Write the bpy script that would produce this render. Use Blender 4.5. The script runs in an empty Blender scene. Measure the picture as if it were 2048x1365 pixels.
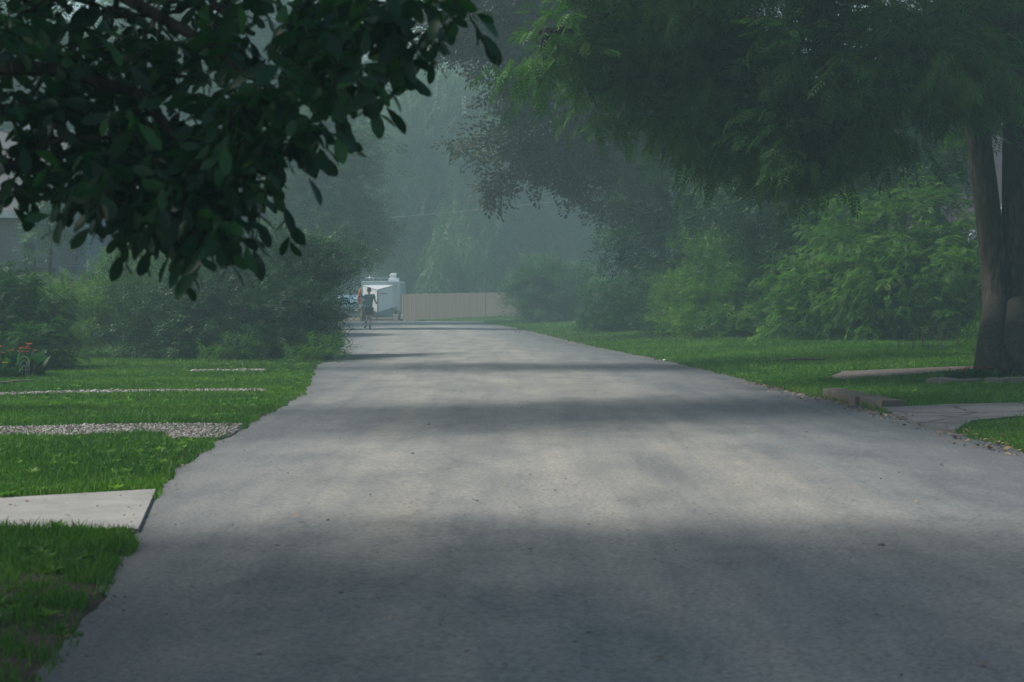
import bpy, math, random
import numpy as np
from mathutils import Vector, Matrix

scene = bpy.context.scene
C = scene.collection
R = math.radians
rng = np.random.default_rng(11)
random.seed(4)

# ------------------------------------------------------------------ camera model
F = 4000.0 / 2048.0            # focal length in frame widths
CAM_Z = 1.35
PITCH = math.atan((682.5 - 596.0) / 4000.0)      # horizon a little above the centre
cp, sp = math.cos(PITCH), math.sin(PITCH)

def ray(px, py):
    u = (px - 1024.0) / 4000.0
    v = (682.5 - py) / 4000.0
    return np.array([u, cp + v * sp, v * cp - sp])

def A(px, py, Y):
    """world point seen at photo pixel px,py and standing Y metres down the street"""
    d = ray(px, py)
    k = Y / d[1]
    return np.array([d[0] * k, Y, CAM_Z + d[2] * k])

def G0(px, py, z=0.0):
    d = ray(px, py)
    k = (z - CAM_Z) / d[2]
    return np.array([d[0] * k, d[1] * k, z])

# ------------------------------------------------------------------ scene graph helpers
def tag(o, label=None, cat=None, group=None, kind=None):
    if label: o['label'] = label
    if cat: o['category'] = cat
    if group: o['group'] = group
    if kind: o['kind'] = kind
    return o

def thing(name, label, cat, loc=(0, 0, 0), rz=0.0, group=None):
    o = bpy.data.objects.new(name, None)
    o.empty_display_size = 0.2
    C.objects.link(o)
    o.location = [float(v) for v in loc]
    o.rotation_euler = (0, 0, rz)
    return tag(o, label, cat, group)

def link(name, me, mat=None, parent=None):
    o = bpy.data.objects.new(name, me)
    C.objects.link(o)
    if mat is not None:
        for m in (mat if isinstance(mat, (list, tuple)) else [mat]):
            me.materials.append(m)
    if parent is not None:
        o.parent = parent
    return o

def np_mesh(name, V, Fc, tint=None, smooth=False, mat_idx=None):
    """mesh out of arrays, all faces with the same number of corners"""
    V = np.ascontiguousarray(V, dtype=np.float32); Fc = np.ascontiguousarray(Fc, dtype=np.int32)
    n, k = Fc.shape
    me = bpy.data.meshes.new(name)
    me.vertices.add(len(V)); me.vertices.foreach_set('co', V.ravel())
    me.loops.add(n * k); me.loops.foreach_set('vertex_index', Fc.ravel())
    me.polygons.add(n)
    me.polygons.foreach_set('loop_start', np.arange(0, n * k, k, dtype=np.int32))
    if smooth:
        me.polygons.foreach_set('use_smooth', np.ones(n, dtype=bool))
    if mat_idx is not None:
        me.polygons.foreach_set('material_index', np.asarray(mat_idx, dtype=np.int32))
    if tint is not None:
        a = me.attributes.new('tint', 'FLOAT', 'FACE')
        a.data.foreach_set('value', np.asarray(tint, dtype=np.float32))
    me.update(calc_edges=True)
    return me

class MB:
    """collects boxes, prisms and tubes and links them as ONE mesh object"""
    def __init__(s): s.v = []; s.f = []; s.sm = []
    def add(s, verts, faces, smooth=False):
        o = len(s.v)
        s.v += [tuple(float(c) for c in p) for p in verts]
        s.f += [tuple(o + i for i in f) for f in faces]
        s.sm += [smooth] * len(faces)
    def box(s, x0, x1, y0, y1, z0, z1, rot=None, org=None):
        p = [(x0,y0,z0),(x1,y0,z0),(x1,y1,z0),(x0,y1,z0),(x0,y0,z1),(x1,y0,z1),(x1,y1,z1),(x0,y1,z1)]
        if rot is not None:
            o = Vector(org if org is not None else ((x0+x1)/2,(y0+y1)/2,(z0+z1)/2))
            p = [tuple(rot @ (Vector(q) - o) + o) for q in p]
        s.add(p, [(0,3,2,1),(4,5,6,7),(0,1,5,4),(1,2,6,5),(2,3,7,6),(3,0,4,7)])
    def prism(s, poly, a0, a1, axis='z'):
        n = len(poly)
        def mk(p, a): return {'z': (p[0],p[1],a), 'y': (p[0],a,p[1]), 'x': (a,p[0],p[1])}[axis]
        s.add([mk(p,a0) for p in poly] + [mk(p,a1) for p in poly],
              [tuple(range(n))[::-1], tuple(range(n,2*n))] + [(i,(i+1)%n,n+(i+1)%n,n+i) for i in range(n)])
    def tube(s, pts, rad, n=8, cap=True):
        pts = [Vector([float(c) for c in p]) for p in pts]
        if not hasattr(rad, '__len__'): rad = [rad]*len(pts)
        vs = []; fs = []
        for i, p in enumerate(pts):
            a = pts[max(i-1,0)]; b = pts[min(i+1,len(pts)-1)]
            d = (b-a).normalized() if (b-a).length > 1e-9 else Vector((0,0,1))
            ref = Vector((1,0,0)) if abs(d.x) < .85 else Vector((0,1,0))
            u = d.cross(ref).normalized(); w = d.cross(u)
            for k in range(n):
                t = 2*math.pi*k/n
                vs.append(p + (u*math.cos(t)+w*math.sin(t))*rad[i])
        for i in range(len(pts)-1):
            for k in range(n):
                fs.append((i*n+k, i*n+(k+1)%n, (i+1)*n+(k+1)%n, (i+1)*n+k))
        if cap:
            fs.append(tuple(range(n))[::-1]); fs.append(tuple((len(pts)-1)*n+k for k in range(n)))
        s.add(vs, fs, True)
    def build(s, name, mat, parent=None, bevel=0.0, at=None, rz=0.0):
        me = bpy.data.meshes.new(name)
        me.from_pydata(s.v, [], s.f)
        me.polygons.foreach_set('use_smooth', s.sm)
        me.update()
        o = link(name, me, mat, parent)
        if at is not None:
            o.location = [float(v) for v in at]; o.rotation_euler = (0,0,rz)
        if bevel > 0:
            m = o.modifiers.new('bevel', 'BEVEL'); m.width = bevel; m.segments = 2; m.limit_method = 'ANGLE'
        return o

# ------------------------------------------------------------------ materials
def new_mat(name):
    m = bpy.data.materials.new(name); m.use_nodes = True
    nt = m.node_tree
    b = nt.nodes['Principled BSDF']; out = nt.nodes['Material Output']
    return m, nt, b, out

def N(nt, typ, **kw):
    n = nt.nodes.new(typ)
    for k, v in kw.items():
        if k in n.inputs: n.inputs[k].default_value = v
        else: setattr(n, k, v)
    return n

def col4(c): return (c[0], c[1], c[2], 1.0)

def ramp(nt, fac, stops):
    r = nt.nodes.new('ShaderNodeValToRGB')
    e = r.color_ramp.elements
    while len(e) < len(stops): e.new(0.5)
    for el, (p, c) in zip(e, stops):
        el.position = p; el.color = col4(c)
    nt.links.new(fac, r.inputs['Fac'])
    return r.outputs['Color']

def noise(nt, scale, detail=4.0, rough=.6, vec=None, stretch=None):
    t = nt.nodes.new('ShaderNodeTexNoise')
    t.inputs['Scale'].default_value = scale; t.inputs['Detail'].default_value = detail
    t.inputs['Roughness'].default_value = rough
    if vec is None:
        tc = nt.nodes.new('ShaderNodeNewGeometry'); vec = tc.outputs['Position']
    if stretch is not None:
        mp = nt.nodes.new('ShaderNodeMapping'); mp.inputs['Scale'].default_value = stretch
        nt.links.new(vec, mp.inputs['Vector']); vec = mp.outputs['Vector']
    nt.links.new(vec, t.inputs['Vector'])
    return t.outputs['Fac']

def mixc(nt, fac, a, b, mode='MIX'):
    m = nt.nodes.new('ShaderNodeMix'); m.data_type = 'RGBA'; m.blend_type = mode
    if isinstance(fac, (int, float)): m.inputs[0].default_value = fac
    else: nt.links.new(fac, m.inputs[0])
    for s, i in ((a, 6), (b, 7)):
        if isinstance(s, (tuple, list)): m.inputs[i].default_value = col4(s)
        else: nt.links.new(s, m.inputs[i])
    return m.outputs[2]

def bump(nt, b, h, strength=.4, dist=.02):
    n = nt.nodes.new('ShaderNodeBump'); n.inputs['Strength'].default_value = strength
    n.inputs['Distance'].default_value = dist
    nt.links.new(h, n.inputs['Height']); nt.links.new(n.outputs['Normal'], b.inputs['Normal'])

def leaf_mat(name, dark, mid, light, trans=.35, clump=.9, rough=.5):
    m, nt, b, out = new_mat(name)
    at = nt.nodes.new('ShaderNodeAttribute'); at.attribute_name = 'tint'
    c = ramp(nt, at.outputs['Fac'], [(0, dark), (.5, mid), (1, light)])
    nz = noise(nt, clump, 2.0)
    v = ramp(nt, nz, [(.3, (.72, .78, .85)), (.7, (1.15, 1.12, .95))])
    c = mixc(nt, 1.0, c, v, 'MULTIPLY')
    nt.links.new(c, b.inputs['Base Color'])
    b.inputs['Roughness'].default_value = rough
    b.inputs['Specular IOR Level'].default_value = .3
    tr = nt.nodes.new('ShaderNodeBsdfTranslucent')
    tc = mixc(nt, 1.0, c, (1.25, 1.5, .65), 'MULTIPLY')
    nt.links.new(tc, tr.inputs['Color'])
    mx = nt.nodes.new('ShaderNodeMixShader'); mx.inputs[0].default_value = trans
    nt.links.new(b.outputs[0], mx.inputs[1]); nt.links.new(tr.outputs[0], mx.inputs[2])
    nt.links.new(mx.outputs[0], out.inputs['Surface'])
    return m

def plain(name, color, rough=.6, var=.15, scale=6.0, metal=0.0, spec=.4, bumps=0.0, stretch=None, bscale=None):
    m, nt, b, out = new_mat(name)
    nz = noise(nt, scale, 5.0, .65, stretch=stretch)
    lo = tuple(c*(1-var) for c in color); hi = tuple(min(1, c*(1+var)) for c in color)
    nt.links.new(ramp(nt, nz, [(.3, lo), (.7, hi)]), b.inputs['Base Color'])
    b.inputs['Roughness'].default_value = rough; b.inputs['Metallic'].default_value = metal
    b.inputs['Specular IOR Level'].default_value = spec
    if bumps:
        bump(nt, b, noise(nt, bscale or scale*6, 4.0, stretch=stretch), bumps)
    return m

def bark_mat(name, c0, c1):
    m, nt, b, out = new_mat(name)
    f = noise(nt, 9.0, 6.0, .7, stretch=(1.6, 1.6, .28))
    f2 = noise(nt, 1.6, 3.0)
    c = ramp(nt, f, [(.40, tuple(x*.25 for x in c0)), (.5, c0), (.62, c1)])
    c = mixc(nt, ramp_f(nt, f2), c, (c0[0]*.75, c0[1]*.95, c0[2]*.8))
    nt.links.new(c, b.inputs['Base Color'])
    b.inputs['Roughness'].default_value = .9; b.inputs['Specular IOR Level'].default_value = .15
    bump(nt, b, f, 1.0, .05)
    return m

def ramp_f(nt, fac, lo=.4, hi=.65):
    r = nt.nodes.new('ShaderNodeMapRange')
    r.inputs['From Min'].default_value = lo; r.inputs['From Max'].default_value = hi
    nt.links.new(fac, r.inputs['Value'])
    return r.outputs['Result']

def siding_mat(name, color, pitch=.14, axis='Z', groove=.5, ns=None):
    m, nt, b, out = new_mat(name)
    geo = nt.nodes.new('ShaderNodeNewGeometry'); sx = nt.nodes.new('ShaderNodeSeparateXYZ')
    nt.links.new(geo.outputs['Position'], sx.inputs[0])
    dv = N(nt, 'ShaderNodeMath', operation='DIVIDE'); dv.inputs[1].default_value = pitch
    nt.links.new(sx.outputs[axis], dv.inputs[0])
    fr = N(nt, 'ShaderNodeMath', operation='FRACT'); nt.links.new(dv.outputs[0], fr.inputs[0])
    nz = noise(nt, 2.0, 4.0, stretch=ns)
    base = ramp(nt, nz, [(.3, tuple(c*.85 for c in color)), (.7, tuple(c*1.12 for c in color))])
    line = ramp(nt, fr.outputs[0], [(0, (groove,)*3), (.1, (1, 1, 1)), (1, (1, 1, 1))])
    nt.links.new(mixc(nt, 1.0, base, line, 'MULTIPLY'), b.inputs['Base Color'])
    b.inputs['Roughness'].default_value = .65
    bump(nt, b, fr.outputs[0], .6, .02)
    return m

M = {}
# roadway: worn chip seal with wheel tracks, patches and fine grit
def road_mat():
    m, nt, b, out = new_mat('road_surface')
    big = noise(nt, .22, 4.0, .6, stretch=(1.0, .45, 1))
    mid = noise(nt, 1.4, 5.0, .65, stretch=(1.0, .35, 1))
    fine = noise(nt, 34.0, 4.0, .8)
    grit = noise(nt, 190.0, 2.0, .8)
    c = ramp(nt, big, [(.33, (.20, .205, .20)), (.5, (.245, .245, .232)), (.68, (.29, .283, .262))])
    c = mixc(nt, .7, c, ramp(nt, mid, [(.36, (.17, .178, .178)), (.5, (.24, .242, .23)), (.66, (.295, .29, .27))]))
    c = mixc(nt, .75, c, ramp(nt, fine, [(.4, (.6, .61, .63)), (.5, (1, 1, 1)), (.6, (1.34, 1.32, 1.28))]), 'MULTIPLY')
    c = mixc(nt, .6, c, ramp(nt, grit, [(.35, (.6, .6, .62)), (.5, (1, 1, 1)), (.7, (1.4, 1.4, 1.38))]), 'MULTIPLY')
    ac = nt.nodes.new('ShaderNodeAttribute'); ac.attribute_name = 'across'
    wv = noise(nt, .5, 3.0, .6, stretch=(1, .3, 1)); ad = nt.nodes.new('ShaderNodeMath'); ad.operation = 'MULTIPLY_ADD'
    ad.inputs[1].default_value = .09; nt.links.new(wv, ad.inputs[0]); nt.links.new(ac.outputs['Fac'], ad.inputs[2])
    tr = ramp(nt, ad.outputs[0], [(.045, (.62, .65, .68)), (.15, (.86, .87, .88)), (.27, (1.08, 1.05, 1.0)), (.36, (.93, .93, .92)), (.47, (1.1, 1.07, 1.02)), (.56, (.95, .94, .92)), (.66, (1.06, 1.03, .98)), (.78, (.80, .82, .84)), (.9, (.66, .69, .72)), (1.02, (.5, .53, .57))])  # worn crown and wheel tracks, plus shade painted in along the right side
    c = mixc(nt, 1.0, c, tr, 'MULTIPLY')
    lg = noise(nt, 2.2, 4.0, .6, stretch=(1.6, .07, 1))
    c = mixc(nt, .8, c, ramp(nt, lg, [(.35, (.84, .85, .86)), (.5, (1, 1, 1)), (.66, (1.12, 1.08, 1.02))]), 'MULTIPLY')
    # old sealed cracks
    vc = nt.nodes.new('ShaderNodeTexVoronoi'); vc.feature = 'DISTANCE_TO_EDGE'; vc.inputs['Scale'].default_value = .16
    gp = nt.nodes.new('ShaderNodeNewGeometry'); dn_ = nt.nodes.new('ShaderNodeTexNoise'); dn_.inputs['Scale'].default_value = 1.7; dn_.inputs['Detail'].default_value = 5
    nt.links.new(gp.outputs['Position'], dn_.inputs['Vector'])
    vadd = nt.nodes.new('ShaderNodeVectorMath'); vadd.operation = 'MULTIPLY_ADD'; vadd.inputs[1].default_value = (.9, .9, .9)
    nt.links.new(dn_.outputs['Color'], vadd.inputs[0]); nt.links.new(gp.outputs['Position'], vadd.inputs[2]); nt.links.new(vadd.outputs[0], vc.inputs['Vector'])
    c = mixc(nt, .14, c, ramp(nt, vc.outputs['Distance'], [(.003, (.45, .45, .47)), (.012, (1, 1, 1))]), 'MULTIPLY')
    # tyre scuffs running along and across
    sc = noise(nt, 1.0, 6.0, .8, stretch=(.5, 5.5, 1))
    c = mixc(nt, ramp_f(nt, sc, .60, .74), c, (.15, .155, .16))
    # scattered dark spots
    vo = nt.nodes.new('ShaderNodeTexVoronoi'); vo.inputs['Scale'].default_value = 2.6
    geo = nt.nodes.new('ShaderNodeNewGeometry'); nt.links.new(geo.outputs['Position'], vo.inputs['Vector'])
    sp_ = ramp(nt, vo.outputs['Distance'], [(0.03, (.3, .3, .32)), (.07, (1, 1, 1))])
    c = mixc(nt, .35, c, sp_, 'MULTIPLY')
    nt.links.new(c, b.inputs['Base Color'])
    b.inputs['Roughness'].default_value = .82; b.inputs['Specular IOR Level'].default_value = .25
    bump(nt, b, fine, .35, .01)
    return m
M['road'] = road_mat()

def ground_mat():
    m, nt, b, out = new_mat('soil_and_grass')
    a = noise(nt, .9, 5.0, .65); f = noise(nt, 26.0, 5.0, .75)
    c = ramp(nt, a, [(.3, (.030, .055, .016)), (.52, (.042, .078, .020)), (.72, (.075, .085, .032))])
    c = mixc(nt, ramp_f(nt, f, .5, .75), c, (.095, .078, .05))
    at = nt.nodes.new('ShaderNodeAttribute'); at.attribute_name = 'verge'
    sm_ = nt.nodes.new('ShaderNodeMath'); sm_.operation = 'MULTIPLY_ADD'; sm_.inputs[1].default_value = .5
    nt.links.new(f, sm_.inputs[0]); nt.links.new(at.outputs['Fac'], sm_.inputs[2])
    c = mixc(nt, ramp_f(nt, sm_.outputs[0], .46, .34), c, (.12, .095, .068))
    geo = nt.nodes.new('ShaderNodeNewGeometry'); sx = nt.nodes.new('ShaderNodeSeparateXYZ'); nt.links.new(geo.outputs['Position'], sx.inputs[0])
    c = mixc(nt, ramp_f(nt, sx.outputs['Y'], 10.6, 9.6), c, ramp(nt, f, [(.3, (.07, .06, .045)), (.7, (.15, .125, .095))]))
    nt.links.new(c, b.inputs['Base Color']); b.inputs['Roughness'].default_value = .95
    b.inputs['Specular IOR Level'].default_value = .1
    bump(nt, b, f, .8, .05)
    return m
M['ground'] = ground_mat()

def concrete_mat(name, c0, crack=False, lined=False):
    m, nt, b, out = new_mat(name)
    a = noise(nt, 1.6, 6.0, .7); f = noise(nt, 55.0, 3.0, .7)
    c = ramp(nt, a, [(.3, tuple(x*.6 for x in c0)), (.45, tuple(x*.86 for x in c0)), (.6, c0), (.75, tuple(min(1, x*1.1) for x in c0))])
    c = mixc(nt, .6, c, ramp(nt, f, [(.3, (.7, .7, .7)), (.6, (1.05, 1.05, 1.05))]), 'MULTIPLY')
    if lined:
        w = nt.nodes.new('ShaderNodeTexWave'); w.inputs['Scale'].default_value = 14.0; w.inputs['Distortion'].default_value = 1.2
        geo = nt.nodes.new('ShaderNodeNewGeometry'); nt.links.new(geo.outputs['Position'], w.inputs['Vector'])
        c = mixc(nt, .25, c, ramp(nt, w.outputs['Fac'], [(0, (.72, .72, .72)), (1, (1.1, 1.1, 1.1))]), 'MULTIPLY')
    if crack:
        vo = nt.nodes.new('ShaderNodeTexVoronoi'); vo.feature = 'DISTANCE_TO_EDGE'; vo.inputs['Scale'].default_value = .8
        geo = nt.nodes.new('ShaderNodeNewGeometry')
        ds = nt.nodes.new('ShaderNodeTexNoise'); ds.inputs['Scale'].default_value = 3.0
        nt.links.new(geo.outputs['Position'], ds.inputs['Vector'])
        ad = mixc(nt, .25, geo.outputs['Position'], ds.outputs['Color'], 'ADD')
        nt.links.new(ad, vo.inputs['Vector'])
        c = mixc(nt, 1.0, c, ramp(nt, vo.outputs['Distance'], [(.012, (.32, .32, .34)), (.03, (1, 1, 1))]), 'MULTIPLY')
    nt.links.new(c, b.inputs['Base Color']); b.inputs['Roughness'].default_value = .85
    b.inputs['Specular IOR Level'].default_value = .2
    bump(nt, b, f, .3, .01)
    return m
M['slab'] = concrete_mat('pale_concrete', (.35, .34, .315), lined=True)
M['apron'] = concrete_mat('cracked_grey_concrete', (.135, .135, .135), crack=True)
M['walk'] = concrete_mat('pinkish_concrete', (.15, .125, .11))
M['curb'] = concrete_mat('weathered_curb_stone', (.145, .12, .095))
M['edging'] = concrete_mat('edging_stone', (.19, .17, .15))
M['gravel_bed'] = plain('gravel_bed', (.2, .175, .15), .95, .3, 22.0, bumps=.9)
M['stone'] = None
def stone_mat():
    m, nt, b, out = new_mat('gravel_stone')
    at = nt.nodes.new('ShaderNodeAttribute'); at.attribute_name = 'tint'
    nt.links.new(ramp(nt, at.outputs['Fac'], [(0, (.09, .08, .07)), (.35, (.22, .19, .165)), (.75, (.36, .325, .29)), (1, (.58, .56, .52))]), b.inputs['Base Color'])
    b.inputs['Roughness'].default_value = .85
    return m
M['stone'] = stone_mat()
def litter_mat():
    m, nt, b, out = new_mat('dry_leaf')
    at = nt.nodes.new('ShaderNodeAttribute'); at.attribute_name = 'tint'
    nt.links.new(ramp(nt, at.outputs['Fac'], [(0, (.06, .045, .03)), (.5, (.19, .12, .065)), (.85, (.3, .2, .1)), (1, (.42, .3, .14))]), b.inputs['Base Color'])
    b.inputs['Roughness'].default_value = .8
    return m
M['litter'] = litter_mat()
M['grass'] = leaf_mat('grass_blade', (.035, .105, .012), (.066, .185, .018), (.15, .27, .035), .3, .7, .6)
M['near_leaf'] = leaf_mat('broad_dark_leaf', (.008, .045, .024), (.013, .068, .030), (.035, .13, .03), .34, .8, .38)
M['ash_leaf'] = leaf_mat('compound_leaf', (.024, .075, .020), (.042, .12, .028), (.08, .19, .045), .38, .5)
M['dull_leaf'] = leaf_mat('dull_maroon_green_leaf', (.03, .042, .026), (.045, .058, .032), (.065, .085, .04), .3, .4)
M['shrub_leaf'] = leaf_mat('shrub_leaf', (.018, .065, .020), (.032, .105, .03), (.07, .18, .04), .3, .8)
M['bush_leaf'] = leaf_mat('dark_bush_leaf', (.010, .042, .018), (.02, .072, .026), (.05, .14, .035), .24, .8)
M['bright_leaf'] = leaf_mat('yellow_green_leaf', (.034, .105, .014), (.066, .17, .02), (.16, .29, .04), .4, .7)
M['feather_leaf'] = leaf_mat('feathery_leaf', (.04, .11, .016), (.075, .17, .024), (.14, .24, .05), .4, .8)
M['dark_leaf'] = leaf_mat('deep_green_leaf', (.014, .052, .02), (.025, .085, .028), (.055, .14, .035), .3, .6)
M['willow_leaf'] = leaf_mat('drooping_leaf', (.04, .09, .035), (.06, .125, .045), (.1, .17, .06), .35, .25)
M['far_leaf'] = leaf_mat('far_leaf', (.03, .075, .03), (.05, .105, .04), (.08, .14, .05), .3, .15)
M['pale_leaf'] = leaf_mat('variegated_leaf', (.08, .14, .07), (.25, .32, .22), (.5, .55, .45), .3, 2.0)
M['bark'] = bark_mat('grey_brown_bark', (.055, .045, .038), (.105, .085, .07))
M['bark_dark'] = bark_mat('dark_bark', (.05, .042, .036), (.085, .072, .06))
M['stem'] = plain('woody_stem', (.075, .058, .04), .9, .3, 12)

# ------------------------------------------------------------------ ground and road
LE = [(90,1365),(200,1200),(265,1065),(303,985),(400,905),(490,852),(560,815),(607,790),(630,735),(680,702),(688,675),(690,655)]
RE = [(2300,985),(2048,905),(1900,862),(1740,818),(1560,778),(1440,748),(1330,722),(1150,686),(1080,668),(1030,657),(960,644)]
lep = np.array([G0(*p)[:2] for p in LE]); rep = np.array([G0(*p)[:2] for p in RE])
ly = np.concatenate([[-30], lep[:,1], [104, 106.5, 118, 1200]]); lx = np.concatenate([[-.4], lep[:,0], [-9.2, -24, -30, -30]])
ry = np.concatenate([[-30, 5], rep[:,1], [113, 118, 1200]]); rx = np.concatenate([[4.6, 4.55], rep[:,0], [-2.2, -6, -6]])
_yy = np.arange(-30, 140, .1)
def _smooth(a, b):
    v = np.interp(_yy, a, b); k = np.exp(-.5*(np.arange(-25, 26)/8.0)**2); k /= k.sum()
    return np.convolve(np.pad(v, 25, 'edge'), k, 'valid')
_xl, _xr = _smooth(ly, lx), _smooth(ry, rx)
def xl(y): return np.where(np.asarray(y) < 135, np.interp(y, _yy, _xl), -30.0)
def xr(y): return np.where(np.asarray(y) < 135, np.interp(y, _yy, _xr), -6.0)
ROAD_END = 116.5

def sm(t): t = np.clip(t, 0, 1); return t*t*(3-2*t)
def hgt(x, y):
    """height of the lawns over the road"""
    x = np.asarray(x, float); y = np.asarray(y, float)
    dr = x - xr(y); dl = xl(y) - x
    inside = (y < ROAD_END)
    h = np.where(dr > 0, .015 + .22*sm((dr-.2)/5.0)*sm((y-22)/12) + .03*sm(dr/1.0), 0)
    h = np.where(dl > 0, .012 + .010*sm(dl/1.2), h)
    h = np.where((dr <= 0) & (dl <= 0) & inside, -.03, h)
    far = sm((y-118)/10.0)
    return h*(1-far*.6)

def G(px, py):
    """point on the lawn seen at a pixel"""
    z = 0.0
    for _ in range(12):
        p = G0(px, py, z); z = .5*z + .5*float(max(hgt(p[0], p[1]), 0.0))
    p = G0(px, py, z)
    return p

def ground():
    ys = np.concatenate([np.arange(-25, 4, 2.0), np.arange(4, 60, .25), np.arange(60, 125, 1.0), np.array([130,140,160,200,260,350,500,700,1000,1500.])])
    offs = np.array([.0, .06, .12, .25, .5, .9, 1.4, 2, 3, 4, 5, 6, 8, 12, 20, 40, 90, 250, 900])
    V = []; ncol = 2*len(offs) + 3
    wob = rng.normal(0, .006, len(ys))
    wob2 = rng.normal(0, .006, len(ys))
    for i, y in enumerate(ys):
        a = float(xl(y)) + wob[i]; b = float(xr(y)) + wob2[i]
        for o in offs[::-1]: V.append((a-o, y, float(hgt(a-o-.001, y)) if o > .05 else -.012))
        for t in (.25, .5, .75): V.append((a+(b-a)*t, y, -.03 if y < ROAD_END else float(hgt(a+(b-a)*t, y))))
        for o in offs: V.append((b+o, y, float(hgt(b+o+.001, y)) if o > .05 else -.012))
    V = np.array(V)
    far = (V[:,1] > ROAD_END)
    Fq = []
    for i in range(len(ys)-1):
        for j in range(ncol-1):
            a = i*ncol+j; Fq.append((a, a+1, a+1+ncol, a+ncol))
    me = np_mesh('ground', V, np.array(Fq), smooth=True)
    d = np.maximum(np.maximum(xl(V[:,1])-V[:,0], V[:,0]-xr(V[:,1])), 0)
    at = me.attributes.new('verge', 'FLOAT', 'POINT'); at.data.foreach_set('value', np.clip(d, 0, 1).astype(np.float32))
    o = link('ground', me, M['ground']); tag(o, kind='structure')
    # road
    ys = np.concatenate([np.arange(-25, 4, 2.0), np.arange(4, 60, .12), np.arange(60, ROAD_END+.1, .5)])
    V = []; Fq = []; n = 17
    for i, y in enumerate(ys):
        a = float(xl(y)); b = float(xr(y))
        if 4 < y < 104:
            a += .03*math.sin(y*2.3)+.015*math.sin(y*7.1+1)+random.gauss(0, .009)-.02
            b += .03*math.sin(y*2.7+2)+.015*math.sin(y*6.3)+random.gauss(0, .009)+.02
        for k in range(n):
            t = k/(n-1); V.append((a+(b-a)*t, y, .025*math.sin(math.pi*t)))
    for i in range(len(ys)-1):
        for j in range(n-1):
            a = i*n+j; Fq.append((a, a+1, a+1+n, a+n))
    me = np_mesh('road', np.array(V), np.array(Fq), smooth=True)
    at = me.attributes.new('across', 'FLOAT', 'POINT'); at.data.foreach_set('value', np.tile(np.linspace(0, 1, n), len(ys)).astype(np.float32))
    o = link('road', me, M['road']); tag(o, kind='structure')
ground()

def in_poly(x, y, poly):
    poly = np.asarray(poly); inside = np.zeros(len(x), bool); n = len(poly); j = n-1
    for i in range(n):
        xi, yi = poly[i][:2]; xj, yj = poly[j][:2]
        c = ((yi > y) != (yj > y)) & (x < (xj-xi)*(y-yi)/((yj-yi) if yj != yi else 1e-9)+xi)
        inside ^= c; j = i
    return inside

def sheet(name, poly, z, mat, thick=.0, ragged=.0, step=.25):
    """paved patch whose outline is cut into short pieces so that it can be uneven"""
    pts = []
    n = len(poly)
    for i in range(n):
        a = np.array(poly[i][:2]); b = np.array(poly[(i+1) % n][:2]); L = np.linalg.norm(b-a); k = max(1, int(L/step))
        for t in range(k):
            q = a+(b-a)*t/k
            if ragged and t > 0: q = q+rng.normal(0, ragged, 2)
            pts.append(q)
    zt = [z + (float(max(hgt(p[0], p[1]), 0)) if thick == 0 else 0) for p in pts]
    m = MB(); k = len(pts)
    top = [(p[0], p[1], zz) for p, zz in zip(pts, zt)]
    bot = [(p[0], p[1], zz-max(thick, .03)) for p, zz in zip(pts, zt)]
    m.add(top+bot, [tuple(range(k))] + [((i+1) % k, i, k+i, k+(i+1) % k) for i in range(k)])
    # make the top face up
    o = m.build(name, mat)
    import bmesh
    bm = bmesh.new(); bm.from_mesh(o.data); bmesh.ops.triangulate(bm, faces=[f for f in bm.faces if len(f.verts) > 4]); bmesh.ops.recalc_face_normals(bm, faces=bm.faces)
    up = sum(f.normal.z*f.calc_area() for f in bm.faces)
    if up < 0: bmesh.ops.reverse_faces(bm, faces=bm.faces)
    bm.to_mesh(o.data); bm.free()
    tag(o, kind='structure')
    return o

slab = [G0(312,985)[:2], G0(276,1066)[:2], G0(0,1066)[:2], G0(-900,1062)[:2], G0(-900,1040)[:2], G0(0,1003)[:2]]
sheet('driveway', slab, .024, M['slab'], thick=.06)
gravel = [G0(492,852)[:2], G0(470,868)[:2], G0(437,881)[:2], G0(345,884)[:2], G0(318,872)[:2], G0(180,878)[:2], G0(0,880)[:2], G0(-700,884)[:2], G0(-700,866)[:2], G0(0,861)[:2], G0(250,855)[:2]]
sheet('gravel_driveway', gravel, .012, M['gravel_bed'], ragged=.05)
track1 = [G(535,781)[:2], G(530,785)[:2], G(180,788)[:2], G(0,793)[:2], G(0,789)[:2], G(180,783)[:2]]
track2 = [G(532,741)[:2], G(525,744.5)[:2], G(375,745)[:2], G(385,742)[:2]]
sheet('gravel_track', track1, .012, M['gravel_bed'], ragged=.05)
sheet('gravel_patch', track2, .012, M['gravel_bed'], ragged=.05)
walk = [G(1650,759)[:2], G(1685,745)[:2], G(1830,739)[:2], G(1960,734)[:2], G(2300,722)[:2], G(2300,728)[:2], G(1960,741)[:2], G(1850,750)[:2], G(1700,761)[:2]]
sheet('path', walk, .02, M['walk'], ragged=.015)
apron = [G0(1752,818)[:2], G0(1850,822)[:2], G0(2048,818)[:2], G0(2600,812)[:2], G0(2600,838)[:2], G0(2048,846)[:2], G0(1945,852)[:2], G0(1912,866)[:2], G0(1850,856)[:2]]
sheet('driveway_apron', apron, .03, M['apron'], ragged=.012)
PAVED = [slab, walk, apron]
GRAVEL = [gravel, track1, track2]

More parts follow.
